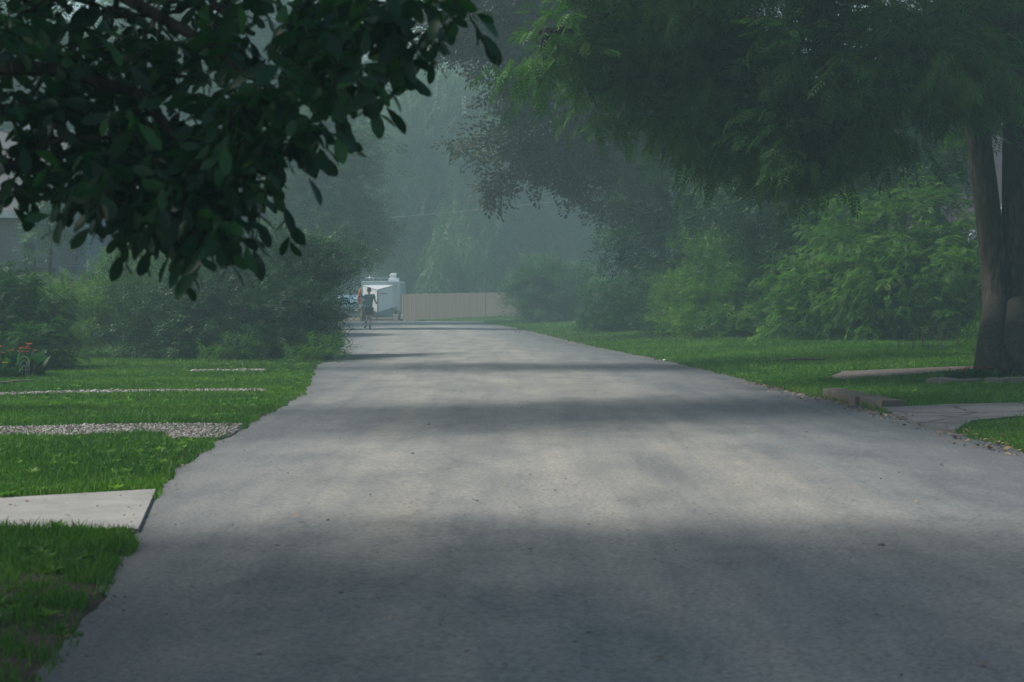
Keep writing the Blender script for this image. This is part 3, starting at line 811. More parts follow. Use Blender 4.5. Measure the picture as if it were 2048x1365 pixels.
def street_trees():
    # dark reddish-green tree arching over the road
    b = A(1400, 660, 79)
    bl = px_blobs([(905,35,64,70,55),(1010,40,64,90,80),(960,10,66,110,70),(1060,20,67,110,70),(1150,60,68,110,80),(1130,60,66,110,90),(1250,40,68,120,100),(1400,30,70,140,120),(1040,160,64,62,40),(1120,210,65,75,55),(1030,225,64,45,25,.8),(985,280,63,42,24,.9),
                   (1060,300,64,60,40),(1010,360,63,40,28,.9),(1150,310,65,75,50),(1100,130,66,60,40),(1230,240,67,100,80),(1330,180,69,110,90),(1200,370,67,70,35,.8),(1420,170,71,100,100),(1000,-90,65,150,80),(1220,-120,68,200,100),(1440,-120,71,220,120),(1300,-300,70,240,140)])
    cfg = dict(MID); cfg.update(clumps=20, tpl=T_SPRAY, leaf=.5, droop=.6, twigs=5, clump_r=.24)
    tree('arching_tree', 'hazy dull reddish-green tree whose branches droop over the far road', 'tree',
         [trunk_line((b[0], 79, .2), A(1350,-100,72), .34, .16, bend=.08)], bl, cfg, M['dull_leaf'], M['bark_dark'])
    # bare branch hanging from it is grown by the limbs above
    b = A(1290, 660, 76)
    bl = px_blobs([(1290,260,64,80,90),(1350,200,66,110,90),(1300,390,63,75,80),(1250,480,62,38,50,.9),(1350,480,62,80,60),(1390,360,62,100,110),(1420,470,62,70,60),(1290,100,66,110,90),(1240,520,62,22,26,.9),(1440,250,64,100,100)])
    tree('vine_clad_tree', 'mid-distance green tree with a reddish trunk, low boughs hanging beside the drive', 'tree',
         [trunk_line((b[0], 76, .2), A(1310,200,68), .27, .15)], bl, MID, M['dark_leaf'], M['bark'])
    bl = px_blobs([(1560,330,57,110,80),(1500,420,56,90,70),(1620,420,56,110,70),(1470,300,58,80,80),(1580,240,58,110,80),(1700,280,58,120,100),(1690,400,57,90,70)])
    tree('round_topped_tree', 'dark green bushy tree behind the yellow-green shrub, right of the road', 'tree',
         [trunk_line((A(1580,600,57)[0], 57, .2), A(1580,300,57), .2, .1)], bl, MID, M['dark_leaf'], M['bark_dark'])
    bl = px_blobs([(1790,270,54,110,90),(1860,330,54,70,70),(1800,380,53,100,60),(1720,330,54,80,70),(1850,210,55,80,70),(1880,270,54,50,60)])
    tree('small_leafy_tree', 'mid green leafy tree between the shingled roof and the tall right-hand bush', 'tree',
         [trunk_line((A(1810,600,54)[0], 54, .2), A(1810,300,54), .17, .09)], bl, MID, M['shrub_leaf'], M['bark_dark'])
    # left side, beyond the big bush
    bl = px_blobs([(650,470,86,110,80),(700,400,86,60,70),(640,370,86,110,80),(690,300,86,60,60),(640,270,86,80,70),(660,210,86,50,50),(600,440,86,80,100),(735,470,85,40,40,.8),(590,330,87,80,80)])
    tree('tapering_tree', 'pale yellow-green tapering tree in haze behind the left bush', 'tree',
         [trunk_line((A(650,640,86)[0], 86, .1), A(650,260,86), .25, .1)], bl, dict(MID, leaf=.36, clumps=20, clump_r=.36), M['willow_leaf'], M['bark_dark'])
    bl = px_blobs([(480,420,100,120,120),(420,300,102,160,130),(540,260,104,130,120),(330,220,104,160,140),(520,120,106,150,120),(620,120,108,100,100),(380,60,106,180,130),(230,300,104,120,110)])
    tree('shade_tree', 'grey-green shade tree fading in haze behind the brown house', 'tree',
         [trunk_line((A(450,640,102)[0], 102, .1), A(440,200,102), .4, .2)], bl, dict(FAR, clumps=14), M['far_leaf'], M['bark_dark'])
    bl = px_blobs([(60,250,92,150,120),(160,330,90,90,60),(-90,200,92,160,150),(150,180,94,130,110),(30,100,94,180,120)])
    tree('yard_tree', 'hazy yard tree rising behind the clapboard house', 'tree',
         [trunk_line((A(60,640,92)[0], 92, .1), A(60,200,92), .35, .18)], bl, FAR, M['far_leaf'], M['bark_dark'])
    bl = px_blobs([(95,385,56,45,26),(80,430,56,32,36),(120,420,56,24,30,.8),(70,470,56,22,24,.8),(125,455,56,10,18,.7),(100,330,57,60,50)])
    tree('weeping_tree', 'thin weeping tree trailing leaves in front of the pale blue wall', 'tree',
         [trunk_line((A(84,640,56.5)[0], 56.5, .05), A(90,360,56.5), .08, .04)], bl, dict(MID, leaf=.2, clumps=18, clump_r=.18, droop=.9, rise=-.5), M['shrub_leaf'], M['bark_dark'])
    # far side of the fence: big weeping trees
    W = dict(leaf=1.5, clumps=11.0, clump_r=.5, twigs=5, leaves=4, twig=.9, droop=1.6, rise=-.5, spread=.5, mess=.18, tilt=.8, tpl=T_STRAND, lump=.3, nbr=4)
    bl = px_blobs([(800,300,140,90,100),(880,240,140,90,80),(850,400,139,70,110),(790,430,139,60,90),(920,330,139,80,110),(930,460,136,50,90),(860,180,142,80,60),(760,350,140,60,90),(905,520,128,24,60,1.4),(980,250,141,80,80)])
    tree('willow_tree', 'large pale willow curtaining down behind the left part of the fence', 'tree',
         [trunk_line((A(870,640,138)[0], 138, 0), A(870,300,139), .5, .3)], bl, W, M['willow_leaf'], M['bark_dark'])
    bl = px_blobs([(1050,330,146,90,110),(1120,250,148,100,100),(1040,450,144,70,90),(1130,420,144,80,110),(1010,190,150,90,70),(1190,360,146,70,110),(1170,480,142,60,60)])
    tree('willow_tree', 'large grey-green willow fading in haze above the round bush', 'tree',
         [trunk_line((A(995,630,143)[0], 143, 0), A(1060,250,146), .45, .28, bend=.1)], bl, W, M['willow_leaf'], M['bark_dark'])
    # tall trees closing the view
    for px, Y, top, w, lab in ((720,172,150,130,'tall far tree, palest of the backdrop, over the white trailer'),(900,180,110,150,'tall far tree behind the left willow, nearly lost in haze'),
                               (1080,176,60,150,'tall far tree behind the grey-green willow'),(1250,170,30,150,'tall far tree seen over the dark carport'),(560,168,40,150,'tall far tree behind the tapering tree')):
        bl = px_blobs([(px,top+60,Y,w*.6,90),(px-50,top+180,Y,w*.7,100),(px+50,top+190,Y-2,w*.7,100),(px,top+320,Y,w*.8,110),(px-40,top+430,Y,w*.7,80),(px+50,top+440,Y,w*.7,80)])
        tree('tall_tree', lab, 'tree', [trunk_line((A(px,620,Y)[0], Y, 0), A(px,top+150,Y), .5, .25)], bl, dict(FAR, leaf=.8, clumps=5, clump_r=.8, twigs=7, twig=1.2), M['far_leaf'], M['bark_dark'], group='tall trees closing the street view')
    # unseen street trees added out of frame, crowns placed to shade road and haze
    for (x, y, lean, lab, spec) in (
        (-9.4, 20.5, 1.2, 'old street tree on the left lawn, high crown over the road near the gravel drive',
         [(-8.6,20.5,10.5,2.2),(-6.4,21.5,11.2,2.0),(-4.4,22.6,11.2,1.7),(-2.4,23.4,11,1.6),(-.4,24.0,10.6,1.5),(1.4,24.4,10.2,1.2),(-9.5,18.6,10.5,1.6),(-6.5,23.5,12.5,1.8),(-3.4,17.5,11,1.6),(-1,18,11,1.6),(1.5,18.5,10.6,1.5),(-2.0,27.5,11.6,1.7),(.6,27,11.4,1.7),(3,26,11,1.6),(3.4,21.5,10.6,1.5),(2.2,29.5,11.4,1.6)]),
        (-12.2, 35.5, 1.5, 'old street tree on the left lawn, high crown over the road past the lilies',
         [(-11,36,12,2.4),(-8.4,36.5,13,2.0),(-5.4,37.5,13.2,1.8),(-2.8,36.0,12.6,1.8),(1.4,36.6,12.4,1.8),(-1.2,38.8,13.0,1.9),(1.4,40.4,13,1.8),(3.2,38.4,12.6,1.6)]),
        (14.6, 47, -1.5, 'old street tree outside the right edge whose high crown reaches over the shrubbery',
         [(13,47,12,2.4),(10.4,46.5,13,2.2),(7.6,46,13.4,2.2),(5,45.4,13.4,2.0),(6.4,50,14,2.0)])):
        bl = [((a, b+3.4, c), (r, r, r*.62)) for a, b, c, r in spec]
        tree('added_shade_tree', lab, 'tree', [trunk_line((x, y+3, .05), (x+lean, y+3.4, 9.5), .34, .16)], bl, dict(MID, clumps=22, limb_z=3.5), M['dark_leaf'], M['bark'])
street_trees()

# ------------------------------------------------------------------ distant woods: reads as one mass
def woods():
    bl = []
    for i in range(46):
        x = -75+150*i/45+rng.normal(0, 2); y = 215+rng.normal(0, 8)
        h = rng.uniform(9, 20) if -22 < x < 5 else rng.uniform(17, 27)
        bl.append(((x, y, h*.55), (5.5, 5, h*.5)))
    cfg = dict(leaf=1.5, clumps=1.8, clump_r=1.3, twigs=7, leaves=4, twig=2.0, droop=.4, rise=0, tpl=T_SPRAY, lump=.3, floor=.2)
    (V, Fc, ti), cl, _ = foliage(bl, cfg)
    tag(link('distant_woods', np_mesh('distant_woods', V, Fc, ti), M['far_leaf']), kind='stuff')
woods()

# ------------------------------------------------------------------ shrubs
def shrub(name, label, spec, cfg, leafm, cat='bush', group=None, floor=.03, stemh=.5, nst=5):
    reseed(label[:30])
    bl = px_blobs(spec)
    c = np.mean([b[0] for b in bl], axis=0); base = np.array((c[0], c[1], max(float(hgt(c[0], c[1])), 0)))
    tr = []
    for k in range(nst):
        q = bl[k % len(bl)][0]; s = base+rng.normal(0, .012, 3)*np.array((1, 1, 0)); s[2] = -.02
        e = s*.4+q*.6+rng.normal(0, .1, 3)
        tr.append((curve(s, e, .15, 5), np.linspace(.022, .006, 5)))
    cfg = dict(cfg); cfg.update(part='foliage', wood='stems', floor=base[2]+floor, limbs=False, sides=6)
    root = thing(name, label, cat, base, group=group)
    (V, Fc, ti), cl, tw = foliage(bl, cfg)
    link('foliage', np_mesh('foliage', V-base, Fc, ti), leafm, root)
    m = MB(); m.tube([base+(0, 0, -.04), base+(0, 0, .06)], [.05, .03], 8)
    for p, r in tr: m.tube(p, r, 6)
    for q in rng.choice(len(cl), min(len(cl), 26), replace=False):
        e = cl[q]; s = tr[int(rng.integers(len(tr)))][0][3]
        m.tube(curve(s, e, .2, 5), np.linspace(.006, .003, 5), 4, cap=False)
    m.v = [(p[0]-base[0], p[1]-base[1], p[2]-base[2]) for p in m.v]
    m.build('stems', M['stem'], root)
    return root

SH = dict(leaf=.17, clumps=58, clump_r=.17, twigs=10, leaves=5, twig=.28, droop=.3, rise=.05, tpl=T_SPRAY, lump=.4)
ARCH = dict(leaf=.25, clumps=60, clump_r=.18, twigs=6, leaves=4, twig=.35, droop=.5, rise=.25, spread=.55, mess=.25, tilt=.35, tpl=T_COMP, lump=.25)

def shrubs():
    # the large bush on the left, three masses grown together
    shrub('overgrown_bush', 'large dark green bush leaning out to the road edge, the jogger just past it',
          [(600,600,46,76,95),(560,640,44,110,80),(625,540,47,62,50),(652,515,47,38,30,.8),(690,498,48,22,11,.6),(590,520,46,90,50),(610,655,45,46,60),(520,580,45,90,80),(560,690,43.5,110,30),(640,700,44,24,22,.8)], dict(SH, clumps=66), M['bush_leaf'])
    shrub('overgrown_bush', 'dark green hedge-like bush left of the one that leans over the road',
          [(420,620,44,110,80),(350,640,44,100,70),(460,560,45,80,60),(300,600,45,80,60),(420,690,43,120,32),(300,690,43.5,90,30),(500,690,43,60,30)], dict(SH, clumps=66), M['bush_leaf'])
    shrub('feathery_shrub', 'feathery light green shrub with upright plumes in front of the brown house',
          [(260,580,47,40,42),(220,590,47,50,40),(300,560,47,50,35),(350,530,48,50,32),(250,620,46,70,60)], dict(SH, rise=1.2, spread=.35, twig=.5, leaf=.15), M['feather_leaf'])
    shrub('feathery_shrub', 'feathery light green shrub between the clapboard house and the lily bed',
          [(120,605,46,40,40),(150,640,45,60,50),(90,615,46,30,36),(190,650,45,60,50),(130,690,44,70,25)], dict(SH, rise=1.1, spread=.35, twig=.45, leaf=.15), M['feather_leaf'])
    shrub('garden_shrub', 'tall coarse-leaved garden shrub at the left edge behind the orange lilies',
          [(10,600,38,50,42),(60,640,38,45,55),(10,660,37,60,60),(60,700,36.5,45,40),(110,720,37,30,28),(-60,620,38,60,80)], dict(SH, leaf=.24, clumps=80, leaves=5, tpl=T_COMP, tint=.55, droop=.4), M['shrub_leaf'])
    # right-hand side
    shrub('low_shrub', 'low dark green shrub at the far end of the right-hand shrubbery',
          [(1230,615,72,60,46),(1300,580,72,60,50),(1340,600,71,60,60),(1200,640,72,35,30),(1280,610,71,50,40),(1320,630,70,50,36),(1250,655,71,60,16)], dict(SH, leaf=.2, clumps=48, clump_r=.2), M['shrub_leaf'])
    shrub('yellow_green_shrub', 'yellow-green topped shrub with upright shoots in the middle of the right-hand shrubbery',
          [(1440,540,58,75,65),(1390,600,59,60,60),(1370,650,59,50,40),(1350,600,60,45,40),(1450,620,57,80,60),(1470,510,58,60,35),(1540,540,57,70,55),(1500,600,56,90,60),(1590,520,57,60,40),(1620,570,56,70,60),(1570,640,55,80,40),(1660,500,56,50,40),(1400,650,57,50,30),(1480,650,56,70,30)], dict(SH, leaf=.17, rise=.6, spread=.6, clumps=66), M['bright_leaf'])
    shrub('arching_shrub', 'tall arching bush with fern-like sprays beside the twin-trunked tree',
          [(1760,470,51,110,70),(1860,450,51,80,60),(1680,520,52,90,70),(1900,540,50,70,80),(1800,560,50,120,80),(1640,600,51,90,70),(1740,630,50,110,60),(1880,630,49.5,90,60),(1700,420,52,50,30,.7),(1600,660,51,60,30),(1830,400,52,60,30,.6),(1960,600,50,50,100)], dict(ARCH, clumps=40, lump=.42, clump_r=.21), M['bright_leaf'])
    shrub('dense_undergrowth', 'deep green undergrowth filling the shade under the fern-like bush',
          [(1540,560,58.5,70,80),(1500,640,58,90,45),(1350,640,61,60,45),(1560,470,58.5,60,50),(1700,600,52.5,120,80),(1860,600,52,120,90),(1600,630,52.5,80,50),(1760,660,51,140,30)], dict(SH, clumps=80, leaf=.18), M['dark_leaf'])
    for px, py, r, lab in ((1340,655,26,'small pale variegated plant nearest the low dark shrub'),(1400,660,34,'pale variegated plant, largest of the pale row by the shrubbery'),(1195,655,12,'tiny pale plant at the lawn end of the low shrub')):
        Y = 5400/(py+r*.75-596)*.98
        shrub('variegated_plant', lab, [(px,py,Y,r,r*.7),(px+r*.8,py+r*.2,Y,r*.6,r*.45)], dict(SH, leaf=.16, clumps=60, twig=.2), M['pale_leaf'], cat='plant', group='pale plants along the shrubbery', nst=3)
    # by the fence
    shrub('round_bush', 'big rounded hazy bush standing in front of the fence',
          [(1095,580,98,72,52),(1062,592,98,40,42),(1135,585,98,45,50),(1092,560,98,52,35),(1090,618,97,75,18)], dict(SH, leaf=.3, clumps=26, clump_r=.28, twig=.4), M['shrub_leaf'])
    # ground plants at the foot of the large left bush
    for px, lab in ((470,'weedy clump at the foot of the left bush, left one'),(640,'weedy clump at the foot of the left bush, nearest the road')):
        shrub('weed_clump', lab, [(px,705,42.2,40,13),(px-40,710,42,30,9)], dict(SH, leaf=.15, clumps=80, rise=.7, twig=.16), M['bright_leaf'], cat='plant', group='weeds at the foot of the left bush', nst=3)
    shrub('weed_clump', 'leafy sprouts around the foot of the twin-trunked tree', [(1955,730,35,26,18),(1930,742,34.6,16,8),(1960,690,35.5,10,20)], dict(SH, leaf=.13, clumps=90, rise=.5), M['bright_leaf'], cat='plant', nst=3)
    shrub('weed_clump', 'dark sprouts at the right side of the twin-trunked tree', [(2045,730,35,22,18)], dict(SH, leaf=.13, clumps=90, rise=.5), M['dark_leaf'], cat='plant', nst=3)
shrubs()

# ------------------------------------------------------------------ arching single sprays out of the right-hand bush
# (part of that bush's outline; grown as its own long shoots)

# ------------------------------------------------------------------ small garden things
M['orange'] = plain('orange_petal', (.62, .14, .02), .6, .2, 20)
M['yellow'] = plain('yellow_petal', (.55, .33, .03), .6, .2, 20)
M['red_petal'] = plain('scarlet_petal', (.6, .05, .015), .6, .2, 20)
M['pink'] = plain('pink_petal', (.5, .06, .13), .6, .2, 20)
M['wire'] = plain('pale_wire', (.36, .36, .34), .5, .1, 20)
M['whitep'] = plain('white_paint', (.74, .75, .74), .5, .06, 8)
M['seed'] = plain('pale_seed_head', (.5, .45, .33), .8, .2, 20)

def petals(m, c, r, n=6):
    c = np.array(c, float)
    for k in range(n):
        a = 6.28*k/n+rng.uniform(0, .5); d = np.array((math.cos(a), math.sin(a), .45)); s = np.array((-math.sin(a), math.cos(a), 0))
        m.add([c, c+d*r*.5+s*r*.3, c+d*r+(0, 0, -.1*r), c+d*r*.5-s*r*.3], [(0, 1, 2, 3)])

def flower_clump(name, label, c, r, h, n, pm, lm, fr, group=None):
    c = np.array(c, float); root = thing(name, label, 'flower', c, group=group)
    k = 260
    ang = rng.uniform(0, 6.28, k); rr = r*np.sqrt(rng.random(k))
    P = np.stack([rr*np.cos(ang), rr*np.sin(ang), rng.uniform(0, .25*h, k)], 1)
    D = np.stack([np.cos(ang)*.4, np.sin(ang)*.4, np.ones(k)], 1)+rng.normal(0, .35, (k, 3))
    V, Fc, ti = leaf_arrays(P, D, rng.normal(size=(k, 3))+(0, 0, .3), h*rng.uniform(.5, 1.0, k), T_SMALL, np.clip(rng.normal(.5, .2, k), 0, 1))
    link('leaves', np_mesh('leaves', V, Fc, ti), lm, root)
    m = MB(); st = MB()
    for i in range(n):
        a = rng.uniform(0, 6.28); q = r*math.sqrt(rng.random()); p = np.array((q*math.cos(a), q*math.sin(a), h*rng.uniform(.75, 1.15)))
        st.tube([(p[0]*.7, p[1]*.7, 0), (p[0]*.9, p[1]*.9, p[2]*.6), p], [.006, .005, .004], 4)
        petals(m, p, fr*rng.uniform(.7, 1.2)); petals(m, p+(0, 0, .01), fr*.7, 4)
    st.build('stems', M['stem'], root); m.build('flower_heads', pm, root)
    return root

def garden():
    g = G(30, 765)
    flower_clump('daylily_clump', 'orange daylilies at the left edge in front of the coarse shrub', A(25,765,33.5)*(1,1,0)+(0,0,.05), .38, .45, 16, M['orange'], M['shrub_leaf'], .07)
    flower_clump('daylily_clump', 'low yellow-orange flowers beside the wire hoops', A(8,768,33)*(1,1,0)+(0,0,.05), .25, .2, 9, M['yellow'], M['shrub_leaf'], .05)
    # wire hoop edging
    b = A(48, 766, 33); b[2] = .04
    root = thing('garden_hoop', 'pale wire hoop edging at the corner of the lily bed', 'garden edging', b)
    m = MB()
    for w, h in ((.085, .34), (.05, .27), (.022, .2)):
        pts = [(-w, 0, -.02), (-w, 0, h-w)]+[(-w*math.cos(t), 0, h-w+w*math.sin(t)) for t in np.linspace(.3, math.pi-.3, 6)]+[(w, 0, h-w), (w, 0, -.02)]
        m.tube(pts, .006, 5)
    m.tube([(-.1, 0, .12), (.1, 0, .12)], .005, 5)
    m.build('hoops', M['wire'], root)
    m = MB(); m.tube([(.16, .05, -.02), (.165, .05, .2)], .014, 6); m.build('stake', M['bark_dark'], root)
    # brick edging stones on the left bed
    for i, (px, py) in enumerate(((30, 768), (52, 767), (8, 771))):
        m = MB(); m.box(-.09, .09, -.05, .05, -.02, .055)
        o = m.build('edging_brick', M['curb'], None, .01, G(px, py), .2*i)
        tag(o, ('reddish edging brick in the middle of the lily bed edge', 'reddish edging brick beside the wire hoops', 'reddish edging brick at the left edge of the view')[i], 'brick', 'bricks edging the lily bed')
    # stone kerb blocks at the right road edge
    for i, (p0, p1, lab) in enumerate(((G0(1640, 795), G0(1706, 812), 'long weathered kerb block, the farther of the two at the road edge'), (G0(1708, 811), G0(1757, 822), 'weathered kerb block with a broken dark end, nearer the drive'))):
        d = p1-p0; L = np.linalg.norm(d); a = math.atan2(d[1], d[0])
        m = MB(); n = 9; V = []; Fq = []
        for k in range(n):
            x = L*k/(n-1); j = lambda: rng.normal(0, .008)
            V += [(x, .0+j(), -.03), (x, .012+j(), .135+j()), (x, .03+j(), .155+j()), (x, .25+j(), .16+j()), (x, .272+j(), .145+j()), (x, .28+j(), -.03)]
        for k in range(n-1):
            for q in range(5):
                a0 = k*6+q; Fq.append((a0, a0+6, a0+7, a0+1))
        Fq += [tuple(range(6)), tuple((n-1)*6+q for q in range(6))[::-1]]
        m.add(V, Fq)
        o = m.build('kerb_block', M['curb'], None, .006, (p0[0]+.03, p0[1], 0), a)
        o.scale = (1, 1, .8)
        tag(o, lab, 'kerb stone', 'kerb blocks at the right road edge')
    # flower bed edging around the foot of the twin tree
    arcs = [((1878,769),(1905,763),'pale curved edging stone at the left tip of the flower bed'),((1880,770),(1962,767),'long flat edging stone along the front of the flower bed'),((1968,768),(2010,768),'short thick edging stone under the left trunk'),((2014,767),(2085,765),'edging stone at the right edge of the view')]
    for (a, b, lab) in arcs:
        p0 = G(*a); p1 = G(*b); d = p1-p0; L = np.linalg.norm(d[:2]); an = math.atan2(d[1], d[0])
        m = MB(); n = 7; w = .2
        V = []
        for k in range(n):
            x = L*k/(n-1); y = -.05*math.sin(math.pi*k/(n-1))
            V += [(x, y, -.05), (x, y, .085+rng.normal(0, .004)), (x, y+w, .085+rng.normal(0, .004)), (x, y+w, -.05)]
        Fq = [(k*4+q, k*4+4+q, k*4+5+q, k*4+1+q) for k in range(n-1) for q in range(3)]+[(0, 1, 2, 3), ((n-1)*4+3, (n-1)*4+2, (n-1)*4+1, (n-1)*4)]
        m.add(V, Fq)
        o = m.build('edging_stone', M['edging'], None, .01, (p0[0], p0[1], max(float(hgt(p0[0], p0[1])), 0)), an)
        tag(o, lab, 'edging stone', 'stones edging the flower bed')
    for (px, py, pm, n, lab) in ((1918, 762, 'pink', 9, 'pink bedding flowers at the left tip of the stone-edged bed'), (1950, 760, 'red_petal', 9, 'scarlet bedding flowers in the stone-edged bed'), (1968, 759, 'orange', 6, 'orange-red bedding flowers closest to the twin trunks')):
        p = G(px, py); flower_clump('bedding_flowers', lab, p, .17, .16, n, M[pm], M['shrub_leaf'], .045, 'flowers in the stone-edged bed')
    # seed-head weeds in front of the right bush
    for px, lab in ((1845,'cluster of pale seed heads left of the other one under the fern-like bush'),(1905,'cluster of pale seed heads nearer the twin-trunked tree')):
        p = G(px, 701); root = thing('wildflower_plant', lab, 'plant', p, group='pale seed-head plants under the right bush')
        st = MB(); hd = MB()
        for i in range(18):
            x, y = rng.normal(0, .24), rng.normal(0, .15); h = rng.uniform(.15, .5)
            st.tube([(x, y, -.02), (x+rng.normal(0, .02), y, h*.5), (x+rng.normal(0, .04), y, h)], [.006, .005, .004], 4)
            q = st.v[-1]; petals(hd, (q[0], q[1], q[2]), .035, 5); petals(hd, (q[0]+.02, q[1], q[2]-.06), .025, 5)
        st.build('stems', M['stem'], root); hd.build('flower_heads', M['seed'], root)  # this part holds dried seed heads, not open flowers
    # fallen stick on the lawn
    p = G(1607, 728)
    m = MB(); m.tube([(-.35, 0, .07), (-.1, .04, .1), (.1, 0, .09), (.42, .06, .08)], [.012, .018, .016, .008], 6); m.tube([(.05, .02, .09), (.2, .2, .12)], [.01, .005], 5)
    tag(m.build('fallen_branch', M['stem'], None, 0, p), 'small fallen branch lying on the right lawn', 'branch')
    # scrap of white litter at the kerb
    p = G0(1330, 722); m = MB()
    m.add([(-.04,-.03,.0),(.04,-.025,.005),(.045,.03,.02),(.0,.05,.012),(-.045,.03,.018),(0,0,.026)], [(0,1,5),(1,2,5),(2,3,5),(3,4,5),(4,0,5),(0,4,3,2,1)])
    tag(m.build('paper_scrap', M['whitep'], None, 0, (p[0], p[1], .01)), 'crumpled white scrap at the right road edge', 'litter')
    # fallen leaves and dead plant litter along the edges
    n = 1900
    y = np.concatenate([rng.uniform(17, 32, n//2), rng.uniform(40, 100, n//4), rng.uniform(7, 32, n-n//2-n//4)])
    x = np.where(np.arange(n) < n*3//4, xr(y)+rng.normal(-.05, .14, n)-np.abs(rng.normal(0, .25, n))*(y > 55), xl(y)+rng.normal(-.03, .07, n))
    z = np.maximum(hgt(x, y), .0)+.012
    a = rng.uniform(0, 6.28, n)
    V, Fc, ti = leaf_arrays(np.stack([x, y, z], 1), np.stack([np.cos(a), np.sin(a), rng.normal(0, .2, n)], 1), np.array((0, 0, 1.))+rng.normal(0, .3, (n, 3)), np.where(np.arange(n) < n*3//4, 1, .5)*rng.uniform(.03, .075, n), T_SMALL, rng.random(n))
    n2 = 260
    y = 7*np.exp(rng.random(n2)*2.7); x = xl(y)+(xr(y)-xl(y))*rng.random(n2); a = rng.uniform(0, 6.28, n2)
    V2, F2, t2 = leaf_arrays(np.stack([x, y, np.full(n2, .034)], 1), np.stack([np.cos(a), np.sin(a), rng.normal(0, .1, n2)], 1), np.array((0, 0, 1.))+rng.normal(0, .2, (n2, 3)), rng.uniform(.02, .05, n2), T_SMALL, rng.random(n2))
    n3 = 60; q = np.stack([rng.uniform(-5, -2.4, n3), rng.uniform(11.5, 13.9, n3)], 1); q = q[in_poly(q[:,0], q[:,1], slab)]; n3 = len(q); a = rng.uniform(0, 6.28, n3)
    V3, F3, t3 = leaf_arrays(np.stack([q[:,0], q[:,1], np.full(n3, .033)], 1), np.stack([np.cos(a), np.sin(a), rng.normal(0, .15, n3)], 1), np.array((0, 0, 1.))+rng.normal(0, .2, (n3, 3)), rng.uniform(.02, .05, n3), T_SMALL, rng.random(n3)*.5)
    tag(link('leaf_litter', np_mesh('leaf_litter', np.concatenate([V, V2, V3]), np.concatenate([Fc, F2+len(V), F3+len(V)+len(V2)]), np.concatenate([ti, t2, t3])), M['litter']), kind='stuff')
garden()

# ------------------------------------------------------------------ houses, fence, vehicles
M['clap'] = siding_mat('grey_clapboard', (.21, .205, .235), .15)
M['paleblue'] = siding_mat('pale_blue_wall', (.27, .34, .42), .6, groove=.93)
M['brownboard'] = siding_mat('brown_boards', (.075, .064, .068), .3, 'X', .8)
M['roof'] = siding_mat('brown_shingles', (.052, .045, .05), .11, 'Z', .6)
M['roofgrey'] = siding_mat('grey_shingles', (.075, .073, .08), .11, 'Z', .6)
M['trim'] = plain('white_trim', (.62, .63, .64), .5, .06, 8)
M['darkwood'] = plain('dark_paint', (.035, .035, .042), .6, .2, 8)
M['glass'] = plain('window_glass', (.03, .04, .05), .12, .1, 3, spec=.6)
M['fence'] = siding_mat('cedar_fence', (.225, .185, .15), .145, 'X', .5, ns=(5, 5, .15))
M['rail'] = plain('fence_rail', (.26, .17, .12), .8, .2, 8)
M['white'] = plain('white_sheet_metal', (.86, .88, .88), .35, .04, 4)
M['greyblue'] = plain('camper_skin', (.56, .68, .71), .4, .05, 4)
M['plate'] = plain('dull_stone_guard', (.20, .24, .26), .45, .15, 30, metal=.3)
M['tyre'] = plain('tyre_rubber', (.02, .02, .022), .85, .2, 20)
M['rim'] = plain('wheel_rim', (.4, .41, .42), .4, .1, 10, metal=.6)
M['carpaint'] = plain('dark_car_paint', (.06, .085, .10), .3, .08, 3, spec=.6)
M['carglass'] = plain('pale_tinted_glass', (.20, .36, .43), .1, .1, 3, spec=.7)
M['beige'] = plain('beige_plastic', (.62, .54, .42), .55, .08, 8)
M['redcloth'] = plain('faded_red_cloth', (.50, .12, .08), .8, .15, 10)
M['yellowp'] = plain('yellow_pole_paint', (.62, .46, .14), .5, .1, 8)
M['greypost'] = plain('grey_post_paint', (.16, .17, .18), .6, .1, 8)

def window(root, x, y, z, w, h, t=.05, name='window'):
    """window facing the camera, on a wall whose face is at y"""
    f = MB()
    f.box(x-w/2, x+w/2, y-t, y+.02, z, z+.07); f.box(x-w/2, x+w/2, y-t, y+.02, z+h-.07, z+h)
    f.box(x-w/2, x-w/2+.07, y-t, y+.02, z+.07, z+h-.07); f.box(x+w/2-.07, x+w/2, y-t, y+.02, z+.07, z+h-.07)
    f.box(x-w/2+.07, x+w/2-.07, y-t*.6, y+.02, z+h/2-.025, z+h/2+.025)
    fr = f.build(name, M['trim'], root)
    g = MB(); g.box(x-w/2+.07, x+w/2-.07, y-.012, y+.01, z+.07, z+h-.07); g.build('pane', M['glass'], fr)
    return fr

